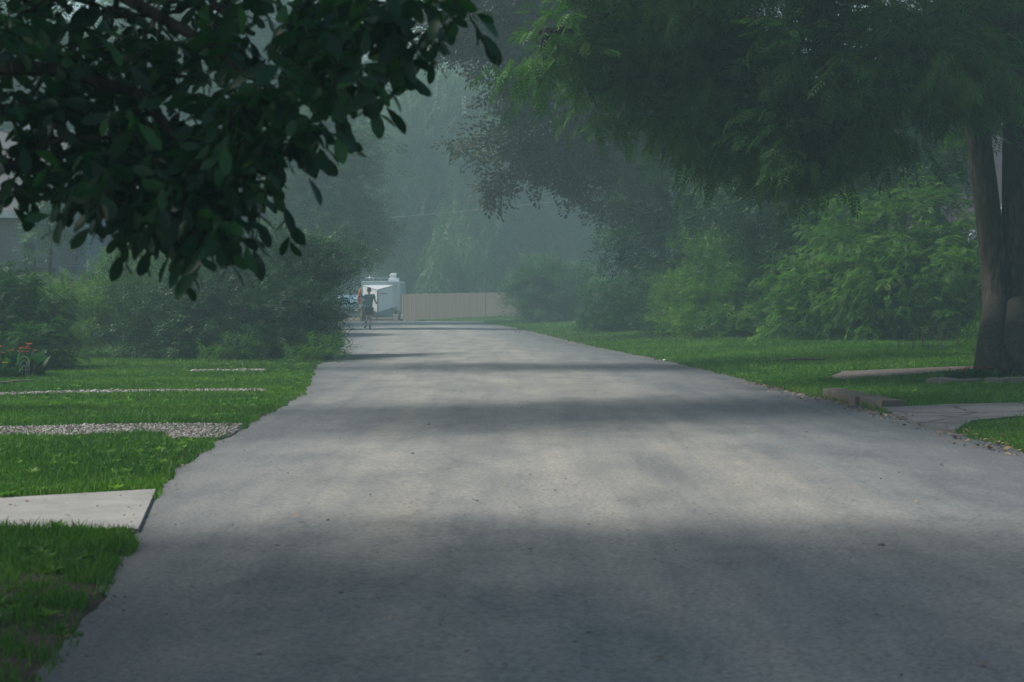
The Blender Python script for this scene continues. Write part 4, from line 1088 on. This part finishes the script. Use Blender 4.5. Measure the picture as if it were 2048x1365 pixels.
def gable_house(name, label, x0, x1, y0, y1, eave, ridge, wallm, roofm, along='x', over=.35, wins=(), door=None, cat='house'):
    root = thing(name, label, cat, ((x0+x1)/2, y0, 0))
    ox, oy = (x0+x1)/2, y0
    X0, X1, Y0, Y1 = x0-ox, x1-ox, 0, y1-oy
    m = MB()
    if along == 'x':
        my = (Y0+Y1)/2
        m.prism([(Y0, -.1), (Y1, -.1), (Y1, eave), (my, ridge-.06), (Y0, eave)], X0, X1, 'x')
    else:
        mx = (X0+X1)/2
        m.prism([(X0, -.1), (X1, -.1), (X1, eave), (mx, ridge-.06), (X0, eave)], Y0, Y1, 'y')
    m.build('wall', wallm, root)
    r = MB(); t = .12
    if along == 'x':
        my = (Y0+Y1)/2; sl = (ridge-eave)/(my-Y0); e = eave-over*sl
        r.prism([(Y0-over, e), (my, ridge), (Y1+over, e), (Y1+over, e+t), (my, ridge+t), (Y0-over, e+t)], X0-over, X1+over, 'x')
    else:
        mx = (X0+X1)/2; sl = (ridge-eave)/(mx-X0); e = eave-over*sl
        r.prism([(X0-over, e), (mx, ridge), (X1+over, e), (X1+over, e+t), (mx, ridge+t), (X0-over, e+t)], Y0-over, Y1+over, 'y')
    rf = r.build('roof', roofm, root)
    tr = MB(); w = .18
    if along == 'x':
        tr.box(X0-over, X1+over, Y0-over-.09, Y0-over-.003, e-.06, e+t+.01)
    else:
        for s in (-1, 1):
            xa = mx+s*(mx-X0+over)
            tr.prism([(xa, e-.06), (mx, ridge-.06), (mx, ridge+t+.01), (xa, e+t+.01)], Y0-over-.06, Y0-over-.003, 'y')
    tr.build('trim_board', M['trim'], root)
    for (wx, wz, ww, wh) in wins: window(root, wx-ox, Y0, wz, ww, wh)
    if door is not None:
        d = MB(); d.box(door-ox-.45, door-ox+.45, Y0-.05, Y0+.02, 0, 2.05); dd = d.build('door', M['darkwood'], root)
        h = MB(); h.tube([(door-ox+.33, Y0-.05, 1.0), (door-ox+.33, Y0-.11, 1.0)], .03, 8); h.build('handle', M['rim'], dd)
    return root

def houses():
    # grey clapboard house at the left edge
    xr_ = A(66, 500, 58)[0]
    h = gable_house('clapboard_house', 'grey clapboard house at the left edge behind the feathery shrub', xr_-6, xr_, 58, 66, 3.9, 6.4, M['clap'], M['roofgrey'], 'x', .3, [(xr_-2.2, 1.3, .9, 1.3)])
    ox = (xr_-6+xr_)/2
    m = MB(); m.box(3-.26, 3.012, -.06, .3, -.05, 2.95); m.build('corner_board', M['darkwood'], h)
    m = MB(); m.box(3.03, 3.55, -.3, .5, .8, 1.62+.6); m.build('porch_box', M['darkwood'], h)
    m = MB(); m.box(2.5, 3.75, -.4, .6, .55, .8); m.box(2.6, 3.7, -.3, .5, -.05, .55); m.build('porch_floor', M['clap'], h)
    m = MB(); m.prism([(1.55, 2.9), (1.72, 2.9), (2.6, 1.55), (2.42, 1.55)], -.5, -.4, 'y'); m.build('stair_rail', M['darkwood'], h)
    # pale blue two-storey house
    a = A(102, 500, 64)[0]; b = A(172, 500, 64)[0]
    gable_house('pale_blue_house', 'pale blue rendered house with a plain wall left of the brown one', a-2.5, b, 64, 74, 5.2, 6.8, M['paleblue'], M['roofgrey'], 'y', .3, [(a-.9, 3.2, .8, 1.2)])
    a = A(100, 540, 62)[0]; b = A(165, 540, 62)[0]
    gable_house('lean_to_shed', 'little clapboard shed with a low sloping roof before the pale blue house', a-.6, b, 61.5, 63.5, 1.85, 2.35, M['clap'], M['roofgrey'], 'y', .12, [((a+b)/2, .9, .5, .5)], cat='shed')
    # brown house
    a = A(175, 500, 68)[0]
    gable_house('brown_board_house', 'brown vertical-boarded house behind the hanging dark leaves', a, a+4.6, 68, 77, 4.6, 6.4, M['brownboard'], M['roof'], 'x', .4, [(a+1.3, 2.6, .9, 1.2), (a+3.4, 2.6, .9, 1.2)], door=a+2.4)
    # house at the right behind the twin trunks
    h = gable_house('shingled_house', 'house with brown shingled roof and white gutters behind the twin trunks', 10.8, 24, 62, 70, 3.75, 6.9, M['brownboard'], M['roof'], 'x', .45, [(12.2, 1.3, 1.1, 1.3), (14.4, 1.3, 1.1, 1.3)], door=18)
    m = MB()
    m.prism([(2.6-5.9, 3.3-.0), (2.6-3.3, 5.5), (2.6-.7, 3.3)], -1.6, 1.4, 'y')
    m.build('cross_gable', M['brownboard'], h)
    m = MB()
    for s in (-1, 1):
        xa = -.7+s*2.95; m.prism([(xa, 3.0), (-.7, 5.5), (-.7, 5.72), (xa, 3.22)], -1.75, -1.62, 'y')
    m.build('gable_trim', M['trim'], h)
    # carport house in the haze
    x0 = A(1150, 600, 116)[0]; x1 = A(1330, 600, 116)[0]
    root = thing('carport', 'dark open carport with a pale post right of the round bush', 'carport', ((x0+x1)/2, 112, .2))
    w = (x1-x0)/2
    m = MB(); m.box(-w, w, 0, 6, 1.95, 2.35); m.build('fascia', M['paleblue'], root)
    m = MB(); m.box(-w-.3, w+.3, -.3, 6.3, 2.36, 2.5); m.build('roof', M['roofgrey'], root)
    m = MB(); m.box(-w, w, 5.8, 6, -.3, 1.94); m.box(w-.15, w, .02, 5.78, -.3, 1.94); m.build('back_wall', M['darkwood'], root)
    for x in (-w+.12, w*.2):
        m = MB(); m.box(x-.05, x+.05, .05, .15, -.3, 1.94); m.build('post', M['trim'], root)
    m = MB(); m.box(-w+.4, w-.2, 1.0, 1.15, -.3, .75); m.build('low_wall', M['brownboard'], root)
    # houses behind the fence
    x0 = A(978, 600, 150)[0]
    gable_house('siding_house', 'hazy pale-sided house peeping over the fence below the willows', x0, x0+7, 150, 158, 2.7, 4.6, M['paleblue'], M['roofgrey'], 'x', .4, [(x0+1.2, 1.5, .9, .9)])
    x0 = A(812, 600, 156)[0]
    gable_house('pink_house', 'hazy dull pink house behind the willow trunk', x0, x0+5.6, 156, 164, 3.4, 5.4, M['brownboard'], M['roofgrey'], 'x', .4, [(x0+1.4, 1.4, .9, 1.0), (x0+3.9, 1.4, .9, 1.0)])
houses()

def fence():
    # board fence, its boards dog-eared one by one
    pts = [A(803, 641, 121), A(1040, 633, 117), A(1200, 631, 117)]
    root = thing('board_fence', 'brown upright-board fence closing the end of the street', 'fence', (pts[0][0], pts[0][1], 0))
    b = MB(); rl = MB(); o = pts[0]
    for i in range(2):
        p, q = pts[i]-o, pts[i+1]-o; L = np.linalg.norm((q-p)[:2]); n = int(L/.145)
        ang = math.atan2(q[1]-p[1], q[0]-p[0]); rot = Matrix.Rotation(ang, 3, 'Z')
        zg0 = 0.0 if i == 0 else .12; zg1 = .12
        for k in range(n):
            c = p+(q-p)*(k+.5)/n; zg = zg0+(zg1-zg0)*k/n; h = 1.57+zg+rng.normal(0, .008)+.0*k
            b.box(c[0]-.068, c[0]+.068, c[1]-.011+rng.normal(0, .003), c[1]+.011, -.05, h, rot, (c[0], c[1], 0))
        for z in (.35, 1.3):
            c = (p+q)/2; rl.box(c[0]-L/2, c[0]+L/2, c[1]+.02, c[1]+.07, z, z+.09, rot, (c[0], c[1], 0))
        for k in range(int(L/2.4)+1):
            c = p+(q-p)*min(1, k*2.4/L); ps = MB(); ps.box(c[0]-.05, c[0]+.05, c[1]+.075, c[1]+.17, -.1, 1.62); ps.build('post', M['rail'], root)
    b.build('boards', M['fence'], root); rl.build('rails', M['rail'], root)
fence()

def wheel(root, x, y, r, w=.2, name='wheel', axis='x'):
    m = MB(); n = 20
    prof = [(r*.62, -w/2), (r*.93, -w/2), (r, -w*.32), (r, w*.32), (r*.93, w/2), (r*.62, w/2)]
    def pt(rr, ww, t): return (x+ww, y+rr*math.cos(t), r+rr*math.sin(t)) if axis == 'x' else (x+rr*math.cos(t), y+ww, r+rr*math.sin(t))
    V = [pt(a, b, 6.2832*k/n) for k in range(n) for a, b in prof]; q = len(prof)
    Fq = [(k*q+j, k*q+(j+1) % q, ((k+1) % n)*q+(j+1) % q, ((k+1) % n)*q+j) for k in range(n) for j in range(q)]
    m.add(V, Fq, True); o = m.build(name, M['tyre'], root)
    h = MB(); V = [pt(0, w*.2, 0)]+[pt(r*.62, w*.42, 6.2832*k/n) for k in range(n)]+[pt(0, -w*.2, 0)]+[pt(r*.62, -w*.42, 6.2832*k/n) for k in range(n)]
    h.add(V, [(0, 1+k, 1+(k+1) % n) for k in range(n)]+[(n+1, n+2+(k+1) % n, n+2+k) for k in range(n)]); h.build('rim', M['rim'], o)
    return o

def vehicles():
    # V-nosed white cargo trailer: nose towards the camera
    Y = 114.0; tip = A(755.5, 640, Y); z0 = .35
    root = thing('cargo_trailer', 'small white box trailer with a pointed nose, parked before the camper', 'trailer', (tip[0], Y, 0))
    wl = (755.5-724.5)/4000*Y; wr = (785-755.5)/4000*Y; dn = .62      # nose half widths and depth
    top = A(755, 571, Y)[2]; tipz = A(755, 580, Y)[2]
    def plan(e): return [(-wl-e, dn), (0-.0, -e*1.3), (wr+e, dn)]
    g = .52    # lower edge of the white skin at the tip
    # white skin of the two nose faces and the box
    body = MB()
    gl = g+.28
    body.add([(-wl,dn,gl),(0,0,g),(wr,dn,gl),(-wl,dn,top),(0,0,tipz),(wr,dn,top),(-wl,dn+3.4,gl),(wr,dn+3.4,gl),(-wl,dn+3.4,top),(wr,dn+3.4,top)],
             [(0,1,4,3),(1,2,5,4),(6,0,3,8),(2,7,9,5),(7,6,8,9),(0,6,7,2),(0,2,1)])
    bd = body.build('body', M['white'], root)
    roof = MB(); roof.add([(-wl-.02,dn,top+.012),(0,-.03,tipz+.012),(wr+.02,dn,top+.012),(-wl-.02,dn+3.42,top+.012),(wr+.02,dn+3.42,top+.012),
                           (-wl-.02,dn,top-.04),(0,-.03,tipz-.05),(wr+.02,dn,top-.04),(-wl-.02,dn+3.42,top-.04),(wr+.02,dn+3.42,top-.04)],
                          [(0,1,2),(0,2,4,3),(5,6,1,0),(6,7,2,1),(8,5,0,3),(7,9,4,2),(9,8,3,4)])
    roof.build('roof', M['trim'], root)
    gd = MB(); gd.add([(-wl,dn+.004,gl-.01),(0,.004,g-.01),(wr,dn+.004,gl-.01),(-wl,dn+.004,z0-.12),(0,.004,z0-.12),(wr,dn+.004,z0-.12),(-wl,dn+3.38,gl-.01),(wr,dn+3.38,gl-.01),(-wl,dn+3.38,z0-.12),(wr,dn+3.38,z0-.12)],
                      [(3,4,1,0),(4,5,2,1),(8,3,0,6),(5,9,7,2),(9,8,6,7),(3,8,9,5),(3,5,4)])
    gd.build('stone_guard', M['plate'], root)
    ct = MB(); ct.box(-.035, .035, -.03, .02, z0-.1, tipz-.06); ct.build('nose_trim', M['plate'], root)
    ct = MB(); ct.box(.16, .62, -.02, .0, tipz-.24, tipz-.2, Matrix.Rotation(math.atan2(dn, wr), 3, 'Z'), (0, 0, 0)); ct.build('vent_strip', M['plate'], root)
    tg = MB(); tg.tube([(-wl*.8, dn+.2, .3), (0, -.85, .3)], .04, 6); tg.tube([(wr*.8, dn+.2, .3), (0, -.85, .3)], .04, 6); tg.tube([(0, -.6, .3), (0, -1.0, .3)], .045, 6); tg.tube([(0, -.75, 0), (0, -.75, .5)], .03, 6); tg.box(-.09, .09, -.83, -.67, 0, .02)
    tg.build('hitch', M['darkwood'], root)
    for s, w in ((-1, wl), (1, wr)): wheel(root, s*(w-.03), dn+2.1, .31, .18)
    # the big boxy camper behind
    Y = 121.5; x0 = A(722, 600, Y)[0]; x1 = A(801, 600, Y)[0]; zt = A(760, 563, Y)[2]; zb = .45
    root = thing('camper_van', 'tall pale blue camper with boxes on its roof, behind the white trailer', 'camper', ((x0+x1)/2, Y, 0)); w = (x1-x0)/2
    m = MB(); m.prism([(-w, zb), (w, zb), (w, zt-.08), (w-.08, zt), (-w+.08, zt), (-w, zt-.08)], 0, 6.5, 'y'); m.build('body', M['greyblue'], root, .03)
    m = MB(); m.box(-w+.5, w-.75, -.05, -.002, zt-.42, zt-.2); m.build('marker_panel', M['white'], root)
    m = MB(); m.box(-w+.02, w-.02, -.09, -.003, zb-.12, zb+.12); m.build('bumper', M['plate'], root)
    m = MB(); m.box(w-.75, w-.1, .3, 1.5, zt+.01, zt+.18); m.box(w-.68, w-.3, .4, 1.3, zt+.19, zt+.42); m.box(w-.62, w-.24, .5, 1.2, zt+.43, zt+.5); m.build('roof_air_conditioner', M['white'], root, .03)
    m = MB()
    for k in range(5): m.tube([(-w+.3+.22*k, .3, zt), (-w+.3+.22*k, .3, zt+.2)], .02, 6)
    m.tube([(-w+.25, .3, zt+.2), (-w+1.6, .3, zt+.2)], .025, 6); m.tube([(-w+.5, .5, zt), (-w+.5, .5, zt+.38), (-w+.95, .5, zt+.38), (-w+.95, .5, zt)], .018, 6)
    m.build('roof_rack', M['rim'], root)
    for s in (-1, 1):
        wheel(root, s*(w-.13), 1.2, .36, .24); wheel(root, s*(w-.13), 5.0, .36, .24)
    # dark car half hidden by the bush, nose to the camera
    Y = 112.5; cx = A(694, 640, Y)[0]; W = .86
    root = thing('parked_car', 'dark car with pale windscreen half hidden behind the left bush', 'car', (cx, Y, 0))
    m = MB(); side = [(0, .28), (0, .72), (.12, .86), (1.15, 1.0), (1.2, 1.0), (3.6, 1.02), (4.2, .95), (4.3, .7), (4.3, .28)]
    m.prism(side, -W, W, 'x'); m.build('body', M['carpaint'], root, .06)
    m = MB(); V = []
    for (y, z, ww) in ((1.12, 1.0, W-.03), (1.75, 1.52, W-.16), (3.2, 1.52, W-.16), (3.75, 1.02, W-.03)): V += [(-ww, y, z), (ww, y, z)]
    m.add(V, [(0,1,3,2),(2,3,5,4),(4,5,7,6),(0,2,4,6),(1,7,5,3),(0,6,7,1)]); m.build('cabin', M['carpaint'], root, .04)
    m = MB(); m.add([(-W+.12, 1.135, 1.06), (W-.12, 1.135, 1.06), (W-.24, 1.68, 1.49), (-W+.24, 1.68, 1.49), (-W+.12, 1.15, 1.04), (W-.12, 1.15, 1.04), (W-.24, 1.7, 1.47), (-W+.24, 1.7, 1.47)], [(0,1,2,3),(4,7,6,5),(0,4,5,1),(1,5,6,2),(2,6,7,3),(3,7,4,0)])
    m.build('windscreen', M['carglass'], root)
    for s in (-1, 1):
        m = MB(); m.prism([(1.4, 1.06), (1.85, 1.44), (3.15, 1.44), (3.5, 1.06)], s*(W-.07), s*(W-.045), 'x'); m.build('side_window', M['carglass'], root)
        m = MB(); m.box(s*W*.62-.16, s*W*.62+.16, -.02, .1, .6, .76); m.build('headlight', M['trim'], root, .02)
        m = MB(); m.box(s*(W+.11)-.11, s*(W+.11)+.11, 1.3, 1.4, 1.02, 1.16); m.build('wing_mirror', M['darkwood'], root, .02)
        wheel(root, s*(W-.08), .85, .32, .2); wheel(root, s*(W-.08), 3.45, .32, .2)
    m = MB(); m.box(-W*.5, W*.5, -.03, .02, .5, .7); m.build('grille', M['darkwood'], root)
    m = MB(); m.box(-W+.03, W-.03, -.09, .04, .3, .46); m.build('bumper', M['plate'], root, .02)
    # furled red flag on a yellow pole
    p = A(722, 640, 111.5)
    root = thing('flag_pole', 'yellow pole with a hanging faded red cloth between car and trailer', 'flag', (p[0], 111.5, 0))
    m = MB(); m.tube([(0, 0, 0), (.0, 0, 1.9)], .028, 8); m.build('pole', M['yellowp'], root)
    m = MB()
    m.tube([(-.02, -.02, 1.86), (-.06, -.03, 1.6), (-.1, -.03, 1.3), (-.08, -.03, 1.06)], [.05, .1, .13, .07], 10); m.build('cloth', M['redcloth'], root)
    # beige bin and the little post
    p = A(791.5, 641, 112.8)
    root = thing('trash_bin', 'beige lidded bin beside the white trailer', 'bin', (p[0], 112.8, 0))
    m = MB(); m.add([(-.11,-.11,0),(.11,-.11,0),(.11,.11,0),(-.11,.11,0),(-.14,-.14,.38),(.14,-.14,.38),(.14,.14,.38),(-.14,.14,.38)], [(0,3,2,1),(4,5,6,7),(0,1,5,4),(1,2,6,5),(2,3,7,6),(3,0,4,7)]); m.build('tub', M['beige'], root, .015)
    m = MB(); m.box(-.155, .155, -.155, .155, .381, .42); m.build('lid', M['beige'], root, .01)
    p = A(803.5, 641, 112.8)
    root = thing('marker_post', 'short white-topped post at the left end of the fence', 'post', (p[0], 112.8, 0))
    m = MB(); m.box(-.05, .05, -.05, .05, 0, .16); m.build('base', M['greypost'], root)
    m = MB(); m.box(-.06, .06, -.06, .06, .161, .40); m.build('cap', M['whitep'], root, .01)
    # overhead line crossing in the haze
    a = A(640, 447, 130); b = A(1250, 388, 133); n = 14
    pts = [a+(b-a)*t+np.array((0, 0, -.35*4*t*(1-t)*.3)) for t in np.linspace(-.6, 1.6, n)]
    m = MB(); m.tube(pts, .011, 5); tag(m.build('overhead_cable', M['wire']), 'thin pale overhead cable strung across the far trees', 'cable')
vehicles()

# ------------------------------------------------------------------ the jogger
M['skin'] = plain('skin', (.46, .26, .19), .55, .06, 12)
M['hair'] = plain('dark_hair', (.02, .015, .013), .7, .2, 60)
M['shirt'] = plain('teal_shirt', (.05, .15, .16), .85, .12, 14)
M['shorts'] = plain('black_shorts', (.015, .017, .025), .8, .15, 14)
M['shoe'] = plain('dark_shoe', (.04, .045, .05), .7, .15, 20)
M['sole'] = plain('pale_sole', (.35, .36, .37), .7, .1, 20)
M['sock'] = plain('dark_sock', (.05, .05, .055), .9, .1, 20)

def skin_obj(name, verts, edges, radii, mat, parent, root=0, levels=1):
    me = bpy.data.meshes.new(name); me.from_pydata([tuple(map(float, v)) for v in verts], edges, []); me.update()
    o = link(name, me, mat, parent)
    o.modifiers.new('skin', 'SKIN').use_smooth_shade = True
    if not me.skin_vertices: 
        bpy.context.view_layer.objects.active = o
    for i, sv in enumerate(me.skin_vertices[0].data):
        r = radii[i]; sv.radius = (r, r) if not hasattr(r, '__len__') else r
        sv.use_root = (i == root)
    s = o.modifiers.new('sub', 'SUBSURF'); s.levels = levels; s.render_levels = levels
    return o

def jogger():
    Y = 84.5; p = A(738.5, 660, Y)
    root = thing('person', 'jogger in dark teal T-shirt and black shorts running away up the road', 'person', (p[0], Y, .012), R(5))
    # joints (x right, y away from the camera, z up)
    J = dict(pel=(0,0,.93), wai=(0,.03,1.08), che=(0,.07,1.30), nek=(0,.085,1.47), nk2=(0,.10,1.54), hd=(0,.115,1.64), hd2=(0,.12,1.73),
             ls=(-.17,.075,1.42), le=(-.27,-.06,1.18), lw=(-.20,.16,1.13), rs=(.17,.075,1.42), re=(.26,-.10,1.19), rw=(.315,.13,1.10),
             lh=(-.09,0,.90), lk=(-.085,.06,.50), la=(-.16,-.30,.27), rh=(.09,0,.90), rk=(.055,.10,.50), ra=(.03,-.02,.09))
    names = list(J); ix = {n: i for i, n in enumerate(names)}
    rad = dict(pel=(.105,.075), wai=(.11,.08), che=(.15,.10), nek=.06, nk2=.052, hd=(.075,.09), hd2=(.06,.075), ls=.06, le=.042, lw=.028, rs=.06, re=.042, rw=.028,
               lh=.066, lk=.056, la=.036, rh=.066, rk=.056, ra=.036)
    V = [J[n] for n in names]; r = [rad[n] for n in names]
    E = [(ix[a], ix[b]) for a, b in (('pel','wai'),('wai','che'),('che','nek'),('nek','nk2'),('nk2','hd'),('hd','hd2'),('che','ls'),('ls','le'),('le','lw'),('che','rs'),('rs','re'),('re','rw'),('pel','lh'),('lh','lk'),('lk','la'),('pel','rh'),('rh','rk'),('rk','ra'))]
    # calves
    def addv(a, q, rr): V.append(q); r.append(rr); E.append((a, len(V)-1)); return len(V)-1
    # hands: palm, four curled fingers and a thumb
    for wn, sx in (('lw', 1), ('rw', -1)):
        w = np.array(J[wn]); pa = w+(0, .055, -.005); ip = addv(ix[wn], pa, .026); 
        for k, ln in enumerate((.055, .062, .058, .045)):
            q0 = pa+np.array((.004*sx, .04, .028-.018*k)); q1 = q0+(sx*ln*.55, ln*.45, -.004); q2 = q1+(sx*ln*.35, -ln*.45, -.004)
            i0 = addv(ip, q0, .010); i1 = addv(i0, q1, .009); addv(i1, q2, .0075)
        t0 = pa+np.array((sx*.022, .0, .03)); i0 = addv(ip, t0, .011); addv(i0, t0+(sx*.025, .035, .008), .009)
    # feet
    for an, d in (('ra', (.0, .17, -.045)), ('la', (-.03, -.08, -.16))):
        addv(ix[an], np.array(J[an])+d, .03)
    skin_obj('body', V, E, r, M['skin'], root, 0)
    # face on the far side, ears
    m = MB()
    for s in (-1, 1):
        m = MB(); m.tube([(s*.078, .12, 1.60), (s*.09, .112, 1.64), (s*.082, .115, 1.675)], [.012, .02, .012], 6); m.build('ear', M['skin'], root)
    m = MB(); m.tube([(0, .205, 1.665), (0, .228, 1.62), (0, .208, 1.61)], [.01, .017, .012], 6); m.build('nose', M['skin'], root)
    for s in (-1, 1):
        m = MB(); m.tube([(s*.03-.012, .196, 1.655), (s*.03, .203, 1.657), (s*.03+.012, .196, 1.655)], [.004, .009, .004], 6); m.build('eye', M['hair'], root)
    m = MB(); m.tube([(-.025, .198, 1.575), (0, .205, 1.573), (.025, .198, 1.575)], [.004, .008, .004], 6); m.build('mouth', M['redcloth'], root)
    # hair cap, thick at the crown and back
    m = MB(); n = 16; V2 = []; rows = 8
    for i in range(rows):
        t = i/(rows-1)*math.pi*.62
        for k in range(n):
            a = 6.2832*k/n; back = .5-.5*math.sin(a)
            tt = t*(.72+.42*back); j = 1+.06*math.sin(a*5+i)+.05*math.sin(a*9+i*2)
            V2.append((.093*math.sin(tt)*math.cos(a)*j, .115+.108*math.sin(tt)*math.sin(a)*j, 1.665+.115*math.cos(tt)*j))
    m.add(V2, [(i*n+k, (i+1)*n+k, (i+1)*n+(k+1) % n, i*n+(k+1) % n) for i in range(rows-1) for k in range(n)], True); m.build('hair', M['hair'], root)
    # shirt: torso and short sleeves
    sv = [(0,.0,.85),(0,.03,1.08),(0,.07,1.30),(0,.085,1.45),(-.17,.075,1.425),(-.235,.0,1.29),(.17,.075,1.425),(.225,-.02,1.29)]
    skin_obj('shirt', sv, [(0,1),(1,2),(2,3),(2,4),(4,5),(2,6),(6,7)], [(.16,.125),(.145,.114),(.165,.125),(.07,.07),.078,.066,.078,.066], M['shirt'], root, 2)
    ps = [(0,0,.95),(-.09,0,.86),(-.095,.035,.60),(.09,0,.86),(.075,.06,.60)]
    skin_obj('shorts', ps, [(0,1),(1,2),(0,3),(3,4)], [(.152,.122),.105,.092,.105,.092], M['shorts'], root, 0)
    # shoes and socks
    for s, ank, toe in ((0, np.array(J['ra']), np.array((.0, 1, -.05))), (1, np.array(J['la']), np.array((-.12, -.42, -.9)))):
        toe = toe/np.linalg.norm(toe); up = np.array((0, 0, 1.)) if s == 0 else np.array((0, -.85, .45))
        up = unit(up-toe*np.dot(up, toe)); sd = np.cross(toe, up)
        heel = ank-up*.055-toe*.06
        m = MB(); V3 = []; prof = [(0, .032, .07), (.05, .042, .10), (.12, .043, .085), (.2, .048, .058), (.26, .036, .035)]
        for l, w, h in prof:
            c = heel+toe*l-up*.018
            for a in np.linspace(0, math.pi, 7): V3.append(c+sd*w*math.cos(a)+up*h*math.sin(a))
        Fs = [(i*7+k, i*7+k+1, i*7+8+k, i*7+7+k) for i in range(4) for k in range(6)]+[(i*7+7, i*7, i*7+6, i*7+13)[::-1] for i in range(4)]+[tuple(range(7))[::-1], tuple(range(28, 35))]
        m.add(V3, Fs, True); sh = m.build('shoe', M['shoe'], root)
        m = MB(); V4 = []
        for l, w, h in prof:
            c = heel+toe*(l-.004)-up*.02
            V4 += [c+sd*(w+.004), c-sd*(w+.004), c+sd*(w+.004)-up*.018, c-sd*(w+.004)-up*.018]
        m.add(V4, [q for i in range(4) for q in ((i*4, i*4+4, i*4+5, i*4+1), (i*4+2, i*4+3, i*4+7, i*4+6), (i*4, i*4+2, i*4+6, i*4+4), (i*4+1, i*4+5, i*4+7, i*4+3))]+[(0, 1, 3, 2), (16, 18, 19, 17)])
        m.build('sole', M['sole'], sh)
        kn = np.array(J['rk' if s == 0 else 'lk']); d = unit(kn-ank); m = MB()
        m.tube([ank-d*.02, ank+d*.05, ank+d*.1], [.042, .043, .047], 10); m.build('sock', M['sock'], root)
jogger()

# ------------------------------------------------------------------ haze, sky, sun, camera
def haze():
    m = bpy.data.materials.new('morning_haze'); m.use_nodes = True; nt = m.node_tree
    nt.nodes.remove(nt.nodes['Principled BSDF'])
    v = nt.nodes.new('ShaderNodeVolumePrincipled')
    v.inputs['Color'].default_value = HAZE_COL
    v.inputs['Density'].default_value = HAZE_D
    v.inputs['Anisotropy'].default_value = .1
    nt.links.new(v.outputs[0], nt.nodes['Material Output'].inputs['Volume'])
    b = MB(); b.box(-110, 110, -40, 250, -1.2, 38)
    # the ground runs on past the box; the box only wraps what the street view holds
    tag(b.build('haze', m), kind='stuff')
HAZE_D = .0024
HAZE_COL = (.66, .96, 1.0, 1)
haze()

SUN_EL, SX, SY = 50.0, -.97, .12
w = bpy.data.worlds.new('World'); scene.world = w; w.use_nodes = True
nt = w.node_tree; bg = nt.nodes['Background']
sky = nt.nodes.new('ShaderNodeTexSky'); sky.sky_type = 'NISHITA'; sky.sun_disc = False
sky.sun_elevation = R(SUN_EL); sky.sun_rotation = math.atan2(SX, SY); sky.air_density = 1.2; sky.dust_density = 3.0
nt.links.new(sky.outputs[0], bg.inputs[0]); bg.inputs[1].default_value = .12

ld = bpy.data.lights.new('sun', 'SUN'); ld.energy = 4.2; ld.angle = R(9.0); ld.color = (1, .97, .92)
so = bpy.data.objects.new('sun', ld); C.objects.link(so)
h = math.hypot(SX, SY); s = Vector((SX/h*math.cos(R(SUN_EL)), SY/h*math.cos(R(SUN_EL)), math.sin(R(SUN_EL))))
so.rotation_euler = s.to_track_quat('Z', 'Y').to_euler(); so.location = s*60

cd = bpy.data.cameras.new('camera'); co = bpy.data.objects.new('camera', cd); C.objects.link(co)
co.location = (0, 0, CAM_Z); co.rotation_euler = (math.pi/2-PITCH, 0, 0)
cd.sensor_width = 36.0; cd.lens = 36.0*F; cd.clip_start = .1; cd.clip_end = 4000
cd.dof.use_dof = True; cd.dof.focus_distance = 45.0; cd.dof.aperture_fstop = 6.3
scene.camera = co

scene.render.engine = 'CYCLES'
cy = scene.cycles
cy.use_denoising = True
cy.max_bounces = 6; cy.diffuse_bounces = 3; cy.glossy_bounces = 2; cy.transmission_bounces = 3; cy.volume_bounces = 1; cy.transparent_max_bounces = 6
cy.sample_clamp_indirect = 6.0
vs = scene.view_settings
vs.view_transform = 'Standard'; vs.look = 'None'; vs.gamma = 1.0; vs.exposure = 0.0
